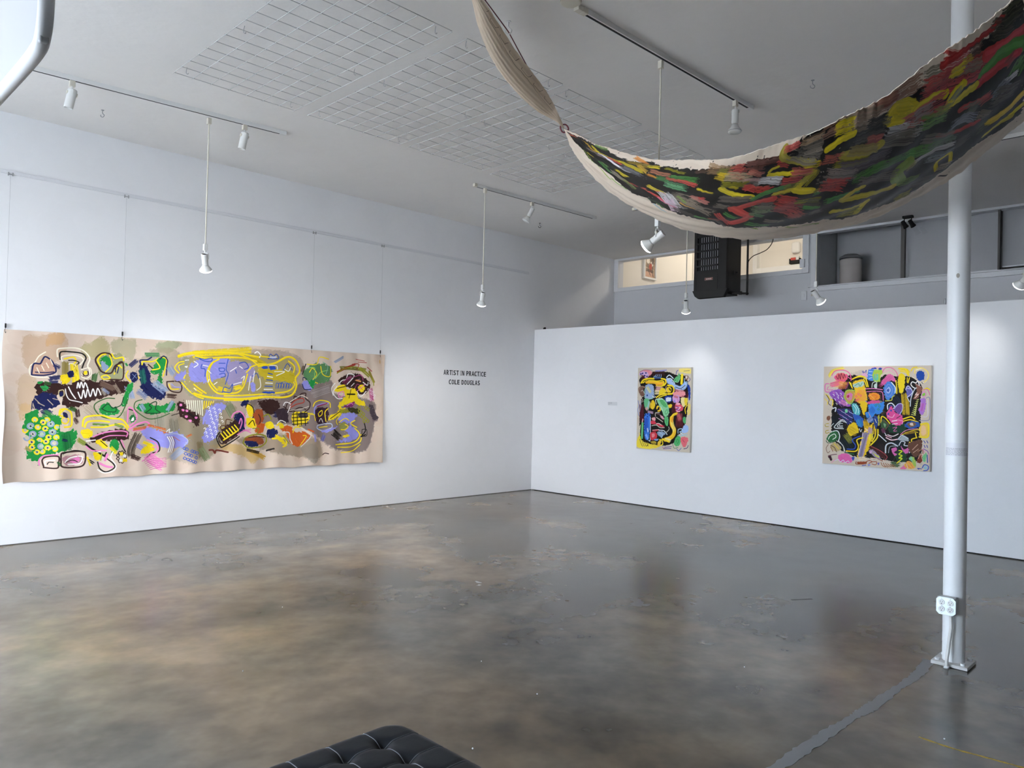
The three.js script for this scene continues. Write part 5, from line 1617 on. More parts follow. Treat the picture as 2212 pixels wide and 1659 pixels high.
  // conduit and bell on the inner wall
  const cd = thing('wall_conduit', 'pair of thin cream conduits on the lit room wall', 'pipe', [0.013, 2.7, -4.5]);
  part('conduit', rod(V(0.012, 0, 0), V(0.012, 2.6, 0), 0.01), M.cream, cd); part('conduit', rod(V(0.012, 0, -0.13), V(0.012, 2.6, -0.13), 0.01), M.cream, cd);
  const th = thing('thermostat', 'small ivory thermostat box on the lit room wall', 'thermostat', [0.013, 4.28, -4.95]);
  part('housing', rbox(0, 0.05, -0.09, 0.09, -0.06, 0.06, 0.01), M.ivory, th); part('lower_cover', rbox(0.004, 0.035, -0.17, -0.09, -0.035, 0.035, 0.008), M.ivory, th);
  single('corner_post', box(0.012, 0.11, 2.7, UPPER, DEEP, DEEP + 0.12), M.white, 'white corner post at the far end of the lit room', 'post');
  single('wall_ledge', [rbox(0.112, 3.36, 4.22, 4.345, DEEP, DEEP + 0.16, 0.008)], M.white, 'white ledge along the far wall of the lit room', 'ledge');
  const bk = thing('wall_rack', 'black wall rack with red and white packets in the lit room', 'rack', [0.94, 4.38, DEEP]);
  part('tray', [box(-0.11, 0.11, 0, 0.015, 0, 0.1), box(-0.11, 0.11, 0.015, 0.07, 0.09, 0.1), box(-0.11, -0.1, 0, 0.11, 0, 0.1), box(0.1, 0.11, 0, 0.11, 0, 0.1)], M.matteBlack, bk);
  part('packet', rbox(-0.09, 0.02, 0.016, 0.13, 0.02, 0.08), std(lin(0.5, 0.06, 0.04), 0.6), bk); part('packet', rbox(0.025, 0.09, 0.016, 0.15, 0.02, 0.08), M.white, bk);
  const di = thing('paper_dispenser', 'white rounded dispenser on the far wall of the lit room', 'dispenser', [0.96, 4.6, DEEP]);
  part('shell', rbox(-0.09, 0.09, 0, 0.24, 0, 0.12, 0.05, 4), M.white, di);
  // drum in the unlit room
  const dr = thing('lidded_drum', 'grey lidded drum standing behind the dark interior window', 'drum', [3.80, 2.7, -2.45]);
  part('body', lathe([[0, 0.001], [0.14, 0.001], [0.145, 0.02], [0.145, 0.75], [0.14, 0.77], [0, 0.77]]), std(lin(0.5, 0.46, 0.44), 0.6), dr); part('lid', lathe([[0, 0.85], [0.09, 0.84], [0.152, 0.80], [0.152, 0.775], [0, 0.775]]), std(lin(0.2, 0.2, 0.21), 0.6), dr);
}
{
  const sp = thing('switch_plate', 'small grey wall plate under the interior window', 'switch', [3.333, 2.945, BACK]);
  part('plate', rbox(-0.04, 0.04, -0.065, 0.065, 0, 0.012), M.trim, sp); part('toggle', rbox(-0.012, 0.012, -0.025, 0.025, 0.012, 0.02, 0.003), M.trim, sp);
  const jb = thing('junction_box', 'grey junction box on the post between interior windows', 'box', [3.318, 3.40, BACK + 0.03]);
  part('box', rbox(-0.035, 0.035, -0.06, 0.06, 0, 0.03), M.trim, jb); part('cover', rbox(-0.03, 0.03, -0.055, 0.055, 0.03, 0.034), M.trim, jb);
  const tw = thing('twin_lamp', 'twin black lamp heads under the ceiling before the grey shades', 'lamp', [4.73, H, -1.82]);
  part('bracket', rbox(-0.06, 0.06, -0.03, 0, -0.03, 0.03), M.matteBlack, tw);
  for (const s of [-1, 1]) { const c = lathe([[0, 0.05], [0.024, 0.045], [0.026, -0.02], [0.034, -0.05], [0.03, -0.05], [0.02, -0.03], [0, -0.03]]); c.rotateZ(0.5); c.translate(s * 0.042, -0.1, 0); part('lamp_head', c, M.matteBlack, tw); part('arm', rod(V(s * 0.042, -0.03, 0), V(s * 0.042, -0.07, 0), 0.006), M.matteBlack, tw); }
  const cl = thing('spring_clip', 'tiny black clip on top edge of the white partition', 'clip', [0.19, 2.453, -0.02]);
  part('jaw', rbox(-0.02, 0.02, 0, 0.025, -0.01, 0.01, 0.003), M.matteBlack, cl); part('lever', rbox(-0.014, 0.014, 0.025, 0.032, -0.016, 0.004, 0.002), M.matteBlack, cl);
  for (const x of [5.62, 5.70]) single('partition_pin', [rod(V(x, 2.453, -0.07), V(x, 2.52, -0.07), 0.008), rod(V(x, 2.45, -0.07), V(x, 2.458, -0.07), 0.016)], M.steel, 'short grey metal pin standing on the white partition top', 'pin', 'pins on the partition top');
}
// ---------------------------------------------------------------- unit heater
{
  const t = thing('unit_heater', 'black suspended gas heater with louvred front above the partition', 'heater', [2.25, 2.90, -0.86]);
  const w = 0.50, d = 0.40, h = 0.93, m = M.black;
  part('casing', [rbox(0, w, 0.03, h, -d, -0.02, 0.012), rbox(0.03, w - 0.03, 0, 0.03, -d + 0.03, -0.03, 0.008)], m, t);
  part('front_frame', [rbox(0, 0.05, 0.06, h - 0.01, -0.025, 0.012), rbox(w - 0.13, w, 0.06, h - 0.01, -0.025, 0.012), rbox(0.05, w - 0.13, 0.06, 0.34, -0.025, 0.012), rbox(0.05, w - 0.13, 0.8, h - 0.01, -0.025, 0.012)], m, t);
  part('bottom_skirt', (() => { const s = new THREE.Shape([[-0.015, 0.06], [w + 0.015, 0.06], [w - 0.02, -0.01], [w - 0.04, -0.045], [0.07, -0.045], [0.02, -0.01]].map(([x, y]) => new THREE.Vector2(x, y))); const g = new THREE.ExtrudeGeometry(s, { depth: 0.06, bevelEnabled: true, bevelSize: 0.005, bevelThickness: 0.005, bevelSegments: 1 }); g.translate(0, 0, -0.05); return g; })(), m, t);
  for (let k = 0; k < 4; k++) { const g = rbox(0.04, w - 0.12, -0.012, 0.012, -0.02, 0.03, 0.004); g.rotateX(0.25); g.translate(0, 0.40 + k * 0.105, 0.012); part('louvre', g, m, t); }
  const fin = std(lin(0.34, 0.34, 0.36), 0.4, { metalness: 0.5 });
  for (let k = 0; k < 8; k++) part('fin', rod(V(0.115 + k * 0.035, 0.34, 0.004), V(0.115 + k * 0.035, 0.80, 0.004), 0.006, 8), fin, t);
  const plate = easel(256, 72, '#a08a86', (s, f, r, c) => { c.fillStyle = '#7c3a34'; c.fillRect(6, 6, 244, 60); c.fillStyle = '#e6dcd6'; c.font = 'bold 46px sans-serif'; c.textAlign = 'center'; c.textBaseline = 'middle'; c.fillText('REZNOR', 128, 38); });
  const pg = new THREE.PlaneGeometry(0.125, 0.036); pg.translate(0.235, 0.215, 0.0125); part('name_plate', pg, std(0xffffff, 0.5, { map: plate }), t);
  part('valve', [rbox(w, w + 0.02, 0.28, 0.33, -0.25, -0.2, 0.006), rod(V(w + 0.02, 0.305, -0.225), V(w + 0.05, 0.305, -0.225), 0.012)], m, t);
  for (const x of [0.08, w - 0.08]) part('hanger_rod', rod(V(x, h - 0.02, -0.1), V(x, H - 2.9, -0.1), 0.006), M.steel, t);
  part('gas_pipe', [rod(V(w + 0.20, -0.01, -0.2), V(w + 0.20, H - 2.9, -0.2), 0.014, 12), rod(V(w - 0.02, 0.02, -0.2), V(w + 0.20, 0.0, -0.2), 0.014, 12), (() => { const g = new THREE.SphereGeometry(0.022, 12, 8); g.translate(w + 0.20, -0.002, -0.2); return g; })(), rod(V(w + 0.08, 0.015, -0.2), V(w + 0.12, 0.012, -0.2), 0.024, 10)], m, t);
  part('control_cable', tube([V(w + 0.20, 0.33, -0.2), V(w + 0.215, 0.44, -0.2), V(w + 0.28, 0.50, -0.2), V(w + 0.38, 0.53, -0.2), V(w + 0.48, 0.57, -0.2), V(w + 0.55, 0.66, -0.2), V(w + 0.56, 0.8, -0.2), V(w + 0.56, H - 2.9, -0.2)], 0.006, 60), m, t);
}
// ---------------------------------------------------------------- column
{
  const t = thing('steel_column', 'white round steel column with bolted base plate', 'column', [6.66, 0, 3.655]);
  part('shaft', cyl(0.056, 0.056, H - 0.02, 40).translate(0, (H - 0.02) / 2 + 0.02, 0), M.pole, t);
  const chipped = std(lin(0.70, 0.68, 0.66), 0.6, { bumpMap: wallBump, bumpScale: 0.002 });
  part('base_plate', rbox(-0.09, 0.09, 0.001, 0.02, -0.09, 0.09, 0.003), chipped, t);
  for (const [x, z] of [[-0.065, 0.06], [0.062, 0.066], [0.066, -0.06], [-0.065, -0.062]]) part('bolt', cyl(0.013, 0.013, 0.012, 6).translate(x, 0.026, z), M.pole, t);
  const ch = new THREE.CircleGeometry(0.009, 9); ch.scale(1, 1.5, 1); ch.rotateY(0.2); ch.translate(0.01, 2.155, 0.0563); part('paint_chip', ch, std(lin(0.42, 0.38, 0.34), 0.8), t).userData.label = 'bare chip in the paint';
  part('cap_plate', rbox(-0.09, 0.09, H - 0.02, H, -0.09, 0.09, 0.003), M.pole, t);
  // outlet box
  const b = thing('outlet_box', 'grey square box with four white sockets strapped to the column', 'outlet', [6.648, 0.336, 3.712]);
  const galv = std(lin(0.50, 0.50, 0.51), 0.45, { metalness: 0.4 });
  part('box', rbox(-0.047, 0.047, -0.047, 0.047, 0, 0.05, 0.008), galv, b);
  const cs = new THREE.Shape(); { const a = 0.047, k = 0.014; cs.moveTo(-a + k, -a); cs.lineTo(a - k, -a); cs.lineTo(a, -a + k); cs.lineTo(a, a - k); cs.lineTo(a - k, a); cs.lineTo(-a + k, a); cs.lineTo(-a, a - k); cs.lineTo(-a, -a + k); }
  const cg = new THREE.ExtrudeGeometry(cs, { depth: 0.004, bevelEnabled: true, bevelSize: 0.0015, bevelThickness: 0.0015, bevelSegments: 2 }); cg.translate(0, 0, 0.0515);
  part('cover_plate', cg, std(lin(0.60, 0.66, 0.68), 0.35, { metalness: 0.5 }), b);
  for (const sx of [-1, 1]) for (const sy of [-1, 1]) {
    const rc = part('socket', cyl(0.0155, 0.0155, 0.004, 24).rotateX(Math.PI / 2).translate(sx * 0.021, sy * 0.0185, 0.0585), M.white, b);
    const slot = (x, y, w, h2) => part('slot', box(x - w, x + w, y - h2, y + h2, 0.0603, 0.0610), M.matteBlack, rc);
    slot(sx * 0.021 - 0.0055, sy * 0.0185 + 0.004, 0.001, 0.0035); slot(sx * 0.021 + 0.0055, sy * 0.0185 + 0.004, 0.001, 0.003); slot(sx * 0.021, sy * 0.0185 - 0.0065, 0.0022, 0.0022);
  }
  for (const sx of [-1, 1]) for (const y of [-0.0405, 0, 0.0405]) part('screw', cyl(0.0025, 0.0025, 0.003, 8).rotateX(Math.PI / 2).translate(sx * 0.021, y, 0.058), M.steel, b);
  const c = thing('floor_conduit', 'thin white painted conduit running from outlet box to floor', 'conduit', [6.66, 0, 3.74]);
  part('pipe', tube([V(0.004, 0.289, -0.005), V(0.006, 0.22, -0.006), V(0.0, 0.16, -0.003), V(-0.004, 0.09, 0.008), V(-0.006, 0.04, 0.022), V(-0.006, 0.0, 0.026)], 0.0085, 40, 10), std(lin(0.72, 0.70, 0.68), 0.6), c);
  part('foot_collar', lathe([[0.0085, 0.012], [0.013, 0.01], [0.014, 0.0], [0, 0]], 14).translate(-0.006, 0, 0.026), M.pole, c);
  // price label wrapped round the column
  const lab = easel(512, 128, '#e9e9ee', (s, f, r, cc) => { cc.fillStyle = '#9a9aa4'; for (let y = 0; y < 6; y++) for (let x = 10; x < 500;) { const l = 12 + rnd() * 44; if (x + l < 500) cc.fillRect(x, 50 + y * 12, l, 4); x += l + 9; } });
  const lg = new THREE.CylinderGeometry(0.0566, 0.0566, 0.075, 30, 1, true, -0.9, 2.5); lg.translate(0, 1.19, 0);
  single('wrapped_label', lg, std(0xffffff, 0.5, { map: lab, side: THREE.DoubleSide }), 'clear printed label strip wrapped around the white column', 'label').position.set(6.66, 0, 3.655);
}
// ---------------------------------------------------------------- ceiling grids
{
  const wireG = new Map(), wireOf = (len, alongX) => { const k = len.toFixed(3) + alongX; if (!wireG.has(k)) { const g = cyl(0.0028, 0.0028, len, 6); g.rotateZ(alongX ? Math.PI / 2 : 0); if (!alongX) g.rotateX(Math.PI / 2); wireG.set(k, g); } return wireG.get(k); };
  const panels = [[2.08, 4.12, 5.26, 6.25, 'white wire grid panel on the ceiling, first of four counted from street front'], [2.08, 4.12, 4.16, 5.13, 'white wire grid panel on the ceiling, second of four counted from the street front'], [2.08, 4.09, 3.09, 4.06, 'white wire grid panel on the ceiling, third of four counted from the street front'], [2.06, 4.05, 1.97, 2.95, 'white wire grid panel on the ceiling, closest to the interior window']];
  for (const [x0, x1, z0, z1, label] of panels) {
    const y = H - 0.04, t = thing('wire_grid_panel', label, 'grid', [(x0 + x1) / 2, y, (z0 + z1) / 2], 'wire grid panels on the ceiling');
    for (let i = 0; i <= 14; i++) { const m = part('wire', wireOf(z1 - z0, false), M.wire, t); m.position.set((i / 14 - 0.5) * (x1 - x0), 0.0035, 0); }
    for (let j = 0; j <= 7; j++) { const m = part('wire', wireOf(x1 - x0, true), M.wire, t); m.position.set(0, -0.0035, (j / 7 - 0.5) * (z1 - z0)); }
    for (const [a, b] of [[-0.46, -0.43], [0.46, -0.43], [-0.46, 0.43], [0.46, 0.43], [0, -0.43], [0, 0.43]]) { const g = tube([V(0, 0.036, 0), V(0, 0.006, 0.006), V(0, -0.010, 0.004), V(0, -0.012, -0.006), V(0, -0.002, -0.010)], 0.0025, 20, 6); g.translate(a * (x1 - x0), 0, b * (z1 - z0)); part('screw_hook', g, M.wire, t); }
  }
}
function cupHook(x, z, label, mat = M.steel, k = 1) {
  const t = thing('ceiling_hook', label, 'hook', [x, H, z], 'screw hooks in the ceiling');
  part('flange', cyl(0.012 * k, 0.012 * k, 0.004, 16).translate(0, -0.002, 0), mat, t);
  part('hook', tube([V(0, -0.002, 0), V(0, -0.028 * k, 0), V(0.012 * k, -0.045 * k, -0.01 * k), V(0.004 * k, -0.062 * k, -0.003 * k), V(-0.012 * k, -0.055 * k, 0.01 * k), V(-0.012 * k, -0.042 * k, 0.01 * k)], 0.003 * k, 30, 8), mat, t);
}
cupHook(0.72, 6.33, 'small steel hook in the ceiling between light track and mural wall');
cupHook(0.82, 0.82, 'dark steel hook in the ceiling near the interior window corner', M.matteBlack);
cupHook(4.43, 5.05, 'white cup hook in the ceiling carrying the dark red cord', M.white, 1.3);
cupHook(3.88, 4.08, 'steel hook beside the twist of the hanging canvas', M.steel, 1.2);
cupHook(5.5, 2.92, 'lone steel hook in the ceiling past the short track spotlight');
// ---------------------------------------------------------------- light tracks
function lightTrack(a, b, label) {
  const A = V(a[0], H, a[1]), B = V(b[0], H, b[1]), L = A.distanceTo(B), t = thing('light_track', label, 'track', [A.x, H, A.z], 'ceiling light tracks');
  t.rotation.y = Math.atan2(-(B.z - A.z), B.x - A.x);
  part('channel', [box(0, L, -0.006, 0, -0.018, 0.018), box(0, L, -0.034, -0.006, -0.018, -0.009), box(0, L, -0.034, -0.006, 0.009, 0.018)], M.white, t);
  part('slot', box(0.03, L - 0.05, -0.0342, -0.0065, -0.0088, 0.0088), M.matteBlack, t);
  part('end_cap', rbox(-0.012, 0.03, -0.036, 0, -0.02, 0.02, 0.003), M.ivory, t); part('end_cap', rbox(L - 0.05, L + 0.012, -0.036, 0, -0.02, 0.02, 0.003), M.white, t);
  return t;
}
lightTrack([1.255, 7.4], [1.45, 5.003], 'white ceiling light track over the mural end towards the street');
lightTrack([1.555, 2.714], [1.64, 0.634], 'short white ceiling light track over the wall lettering');
lightTrack([4.889, 4.86], [4.933, 2.771], 'white ceiling light track with a round ivory cover at its end');
lightTrack([2.3, 0.69], [8.2, 0.69], 'long white ceiling light track parallel to the white partition');
{
  const t = thing('ceiling_rose', 'round ivory ceiling cover plate at the track end', 'cover', [4.884, H, 4.97]);
  part('disc', lathe([[0, -0.016], [0.055, -0.015], [0.064, -0.008], [0.066, 0], [0, 0]], 36), M.ivory, t); part('feed_block', rbox(-0.022, 0.022, -0.034, -0.002, -0.115, -0.05, 0.004), M.ivory, t);
}
// ---------------------------------------------------------------- lamps
const bulbG = lathe([[0.0, 0.0], [0.024, 0.0], [0.027, -0.012], [0.040, -0.032], [0.050, -0.045], [0.052, -0.052]], 32);
const faceG = lathe([[0.052, -0.052], [0.051, -0.060], [0.040, -0.068], [0.020, -0.073], [0, -0.074]], 32);
const canG = lathe([[0.0255, 0.0], [0.0255, 0.098], [0.0235, 0.098], [0.0235, 0.01], [0, 0.01]], 28);
const innerG = lathe([[0.0, 0.02], [0.0230, 0.02], [0.0230, 0.09]], 20);
function lampHead(parent, at, aim, { lit = true, power = 1, angle = 0.62, bulb = true, can = canG } = {}) {
  const hd = new THREE.Group(); hd.name = 'lamp_head'; hd.position.set(...at); parent.add(hd);
  hd.quaternion.setFromUnitVectors(V(0, -1, 0), V(...aim).normalize());
  part('socket_can', can, M.lampWhite, hd); part('can_interior', innerG, M.matteBlack, hd);
  part('knob', [cyl(0.006, 0.006, 0.02, 10).rotateZ(Math.PI / 2).translate(-0.034, 0.055, 0), cyl(0.009, 0.009, 0.006, 10).rotateZ(Math.PI / 2).translate(-0.043, 0.055, 0)], M.ivory, hd);
  if (bulb) { part('bulb', bulbG, M.lampWhite, hd); part('bulb_face', faceG, lit ? M.glow : M.lampWhite, hd); }
  if (lit) { const l = new THREE.SpotLight(lin(1, 0.985, 0.95), LAMP * power, 0, angle, 0.85, 2); l.position.set(0, -0.085, 0); l.target.position.set(0, -1, 0); l.castShadow = true; l.shadow.radius = 2.2; hd.add(l, l.target); }
  return hd;
}
function pendant(x, z, aim, label, opt = {}) {
  const top = H - 0.036, yc = 2.69, t = thing('pendant_spotlight', label, 'lamp', [x, 0, z], 'white stem mounted spotlights');
  part('track_adapter', [rbox(-0.016, 0.016, top - 0.055, top, -0.016, 0.016, 0.003)], M.ivory, t);
  part('stem', rod(V(0, top - 0.05, 0), V(0, yc, 0), 0.0058, 12), M.ivory, t);
  part('connector', rbox(-0.016, 0.016, yc - 0.058, yc, -0.016, 0.016, 0.004), M.lampWhite, t);
  const A = V(...aim).normalize(), c = V(0, yc - 0.135, 0), side = Math.abs(A.y) > 0.98 ? V(1, 0, 0) : V(0, 1, 0).cross(A).normalize();
  const piv = V(0, yc - 0.075, 0);
  part('yoke', [tube([c.clone().addScaledVector(side, 0.029), c.clone().addScaledVector(side, 0.032).add(V(0, 0.03, 0)), piv.clone().addScaledVector(side, 0.02), piv.clone(), piv.clone().addScaledVector(side, -0.02), c.clone().addScaledVector(side, -0.032).add(V(0, 0.03, 0)), c.clone().addScaledVector(side, -0.029)], 0.003, 40, 8), rod(V(0, yc - 0.055, 0), piv, 0.006)], M.lampWhite, t);
  lampHead(t, c.clone().addScaledVector(A, 0.045).toArray(), aim, opt);
}
pendant(1.342, 5.662, [-0.42, -0.85, -0.28], 'lit white stem spotlight hanging in front of the long mural', { power: 1.4, angle: 1.05 });
pendant(1.594, 2.587, [-0.40, -0.85, -0.22], 'lit white stem spotlight hanging before the wall lettering', { power: 2.0, angle: 1.05 });
pendant(4.885, 3.997, [-0.9, -0.58, 0.12], 'lit white stem spotlight tilted sideways below the hanging canvas', { power: 4, angle: 0.8 });
pendant(3.10, 0.72, [-0.28, -0.82, -0.5], 'white stem spotlight above the tall bright canvas beside the heater', { power: 0.45 });
pendant(4.62, 0.69, [0.30, -0.72, -0.62], 'lit white stem spotlight near the post between interior windows', { power: 0.5 });
pendant(6.45, 0.72, [-0.62, -0.6, -0.5], 'white stem spotlight partly beyond the column at the long track', { power: 0.6 });
function trackHead(x, z, aim, label, kind, lit = false) {
  const t = thing('track_spotlight', label, 'lamp', [x, 0, z], 'short track spotlights'), top = H - 0.036;
  part('track_adapter', rbox(-0.016, 0.016, top - 0.045, top, -0.02, 0.02, 0.003), M.ivory, t);
  const A = V(...aim).normalize(), c = V(0, top - 0.10, 0), side = Math.abs(A.y) > 0.98 ? V(1, 0, 0) : V(0, 1, 0).cross(A).normalize();
  part('yoke', [rod(V(0, top - 0.045, 0), V(0, top - 0.068, 0), 0.006), tube([c.clone().addScaledVector(side, 0.034), c.clone().addScaledVector(side, 0.036).add(V(0, 0.02, 0)), V(0, top - 0.066, 0), c.clone().addScaledVector(side, -0.036).add(V(0, 0.02, 0)), c.clone().addScaledVector(side, -0.034)], 0.003, 30, 8)], M.lampWhite, t);
  const hd = new THREE.Group(); hd.name = 'lamp_head'; hd.position.copy(c); hd.quaternion.setFromUnitVectors(V(0, -1, 0), A); t.add(hd);
  if (kind === 'can') { part('can', lathe([[0, 0.035], [0.030, 0.033], [0.033, 0.025], [0.033, -0.115], [0.031, -0.118], [0.029, -0.115], [0.029, -0.06], [0, -0.06]], 28), M.lampWhite, hd); part('lens', cyl(0.0285, 0.0285, 0.004, 24).translate(0, -0.075, 0), M.matteBlack, hd); part('pivot_disc', cyl(0.014, 0.014, 0.074, 18).rotateX(Math.PI / 2), M.ivory, hd); }
  else { part('can', lathe([[0, 0.03], [0.024, 0.03], [0.026, 0.026], [0.026, -0.075], [0.020, -0.080], [0.014, -0.085]], 28), M.lampWhite, hd); part('clip_ring', lathe([[0.018, -0.084], [0.024, -0.086], [0.024, -0.092], [0.018, -0.094]], 24), M.ivory, hd); part('bulb', bulbG.clone().translate(0, -0.088, 0), M.lampWhite, hd); part('bulb_face', faceG.clone().translate(0, -0.088, 0), M.lampWhite, hd); part('bulb_rim', new THREE.TorusGeometry(0.052, 0.0022, 8, 32).rotateX(Math.PI / 2).translate(0, -0.141, 0), M.steel, hd); }
}
trackHead(1.31, 6.72, [-0.10, -0.97, 0.16], 'unlit white cylinder spotlight on the track towards the street', 'can');
trackHead(1.42, 5.374, [-0.15, -0.95, 0.12], 'unlit white cylinder spotlight with round pivot at track end', 'can');
trackHead(1.592, 1.80, [-0.38, -0.85, 0.25], 'unlit white spotlight with flared bulb above the wall lettering', 'flare');
trackHead(4.93, 3.02, [0.0, -1, 0.02], 'unlit white spotlight pointing down at the end of the ivory covered track', 'flare');
// ---------------------------------------------------------------- mural, rail, wires
{
  single('picture_rail', [rbox(0.0, 0.012, 3.288, 3.32, 0.16, 10.2, 0.003), box(0.012, 0.016, 3.314, 3.32, 0.16, 10.2), box(0.012, 0.016, 3.288, 3.292, 0.16, 10.2)], M.trim, 'pale metal picture hanging rail high on the mural wall', 'rail');
  const hs = [[6.85, 'hanging wire at the street end of the mural'], [5.89, 'second hanging wire of the mural, by the stem spotlight'], [3.83, 'third hanging wire of the mural, above the yellow pond shape'], [2.86, 'last hanging wire of the mural, next to the lettering']];
  for (const [z, label] of hs) {
    const t = thing('hanging_wire', label, 'wire', [0.014, 3.29, z], 'wires holding the mural');
    part('cable', rod(V(0, 0, 0), V(0.006, -1.335, 0), 0.0009, 6), M.wireGrey, t);
    part('slider', [rbox(-0.002, 0.008, -0.018, 0.012, -0.022, -0.012, 0.002), rbox(-0.002, 0.008, -0.018, 0.012, 0.012, 0.022, 0.002), rbox(-0.002, 0.006, -0.008, 0.0, -0.014, 0.014, 0.002)], M.steel, t);
    part('hook', [rbox(0.0, 0.012, -1.365, -1.325, -0.006, 0.006, 0.002), tube([V(0.006, -1.365, 0), V(0.014, -1.385, 0.006), V(0.01, -1.41, 0.0), V(0.004, -1.40, -0.006)], 0.002, 20, 6)], M.matteBlack, t);
  }
  const map = easel(2048, 680, '#dccaba', (s, f, r, c, w) => { for (let i = 0; i < 240; i++) { c.globalAlpha = 0.05; c.fillStyle = rnd() < 0.5 ? '#a08a74' : '#e0d0be'; c.beginPath(); c.ellipse(rnd() * 2048, rnd() * 680, 20 + rnd() * 90, 10 + rnd() * 50, rnd() * 3, 0, 7); c.fill(); } c.globalAlpha = 1; paintMural(s, f, r, w); });
  const weave = dataTex(256, 256, (i, c) => { const x = i % 256, y = i >> 8; c[0] = c[1] = c[2] = 128 + ((x + y) % 2 ? 40 : -40) + rnd() * 40; }, false, [60, 20]);
  const N = 220, R = 60, L = 6.86, Rz = 2.785, T = 1.912, B = 0.556, pos = [], uv = [], idx = [];
  const folds = (u, v) => { // ripples that hang down from the hooks and lift at the hem
    const hem = v * v, top = Math.exp(-v * 5);
    let x = 0.010 + hem * (0.022 + 0.012 * Math.sin(u * 61 + 1.3 * Math.sin(u * 17)) + 0.009 * Math.sin(u * 107 + 2)) + 0.006 * top * Math.sin(u * 75 + v * 3) + 0.005 * Math.sin(u * 23 + v * 4);
    x += 0.03 * Math.max(0, u - 0.55) * Math.abs(Math.sin((u - v * 0.05) * 70)) * (1 - v);
    x += 0.07 * Math.pow(Math.max(0, 1 - u / 0.05), 2) * v; return Math.max(0.004, x);
  };
  const put = (u, v, off) => { const hemw = v > 0.999 ? 0.006 * Math.sin(u * 61) : 0; const z = L + (Rz - L) * u + (u < 0.001 ? 0.012 * Math.sin(v * 9) - 0.02 * v * v : 0) + (u > 0.999 ? 0.02 * v : 0); const y = T + (B - T) * v + hemw + 0.008 * Math.sin(u * 12.6) * (v < 0.001 ? 0.4 : 0); pos.push(folds(u, v) + off, y, z); uv.push(u, 1 - v); };
  for (const off of [0.002, 0]) for (let j = 0; j <= R; j++) for (let i = 0; i <= N; i++) put(i / N, j / R, off);
  const S = (N + 1) * (R + 1), at = (k, i, j) => k * S + j * (N + 1) + i;
  for (let j = 0; j < R; j++) for (let i = 0; i < N; i++) { const a = at(0, i, j), b = at(0, i + 1, j), c = at(0, i, j + 1), d = at(0, i + 1, j + 1); idx.push(a, c, b, b, c, d); idx.push(a + S, b + S, c + S, b + S, d + S, c + S); }
  for (let i = 0; i < N; i++) { idx.push(at(0, i, 0), at(0, i + 1, 0), at(1, i, 0), at(0, i + 1, 0), at(1, i + 1, 0), at(1, i, 0)); idx.push(at(0, i, R), at(1, i, R), at(0, i + 1, R), at(0, i + 1, R), at(1, i, R), at(1, i + 1, R)); }
  for (let j = 0; j < R; j++) { idx.push(at(0, 0, j), at(1, 0, j), at(0, 0, j + 1), at(1, 0, j), at(1, 0, j + 1), at(0, 0, j + 1)); idx.push(at(0, N, j), at(0, N, j + 1), at(1, N, j), at(1, N, j), at(0, N, j + 1), at(1, N, j + 1)); }
  const g = new THREE.BufferGeometry(); g.setAttribute('position', new THREE.Float32BufferAttribute(pos, 3)); g.setAttribute('uv', new THREE.Float32BufferAttribute(uv, 2)); g.setIndex(idx); g.computeVertexNormals();
  single('unframed_mural', g, new THREE.MeshPhysicalMaterial({ map, roughness: 0.75, specularIntensity: 0.35, bumpMap: weave, bumpScale: 0.0006 }), 'long unstretched canvas painted with yellow, green and lavender doodles hung on wires', 'painting');
}
// ---------------------------------------------------------------- stretched canvases and cards
function stretched(name, x0, x1, y0, y1, map, label) {
  const t = thing(name, label, 'painting', [(x0 + x1) / 2, y0, 0.004], 'stretched canvases on the partition'), w = x1 - x0, h = y1 - y0, edge = std(lin(0.74, 0.70, 0.63), 0.8);
  part('stretcher', rbox(-w / 2, w / 2, 0, h, 0, 0.0405, 0.004), edge, t);
  const g = new THREE.PlaneGeometry(w - 0.004, h - 0.004); g.translate(0, h / 2, 0.0412); part('painted_front', g, new THREE.MeshPhysicalMaterial({ map, roughness: 0.6, specularIntensity: 0.35 }), t);
}
stretched('stretched_painting', 1.964, 2.781, 0.762, 1.847, easel(768, 1020, '#d3c8b8', (s, f, r) => paintTall(s, f, r)), 'tall narrow abstract canvas with black, yellow and green shapes on the partition');
stretched('stretched_painting', 4.455, 5.534, 0.763, 1.838, easel(1024, 1020, '#d8c9b8', (s, f, r) => paintSquare(s, f, r)), 'wide square abstract canvas with pink corners and blue dot on the partition');
{
  const map = easel(256, 80, '#dfe1e4', (s, f, r, c) => { c.fillStyle = '#8a8f94'; for (let y = 0; y < 4; y++) { let x = 10; const lim = y < 3 ? 120 : 60; while (x < lim) { const l = 10 + rnd() * 24; c.fillRect(x, 14 + y * 14, Math.min(l, lim - x), 4); x += l + 6; } } });
  const t = thing('caption_card', 'small clear caption card left of the tall abstract canvas', 'card', [1.52, 1.355, 0.001]);
  part('card', rbox(-0.08, 0.08, -0.025, 0.025, 0, 0.0025, 0.001), std(lin(0.78, 0.79, 0.80), 0.3), t); const g = new THREE.PlaneGeometry(0.158, 0.048); g.translate(0, 0, 0.0028); part('print', g, std(0xffffff, 0.4, { map }), t);
}
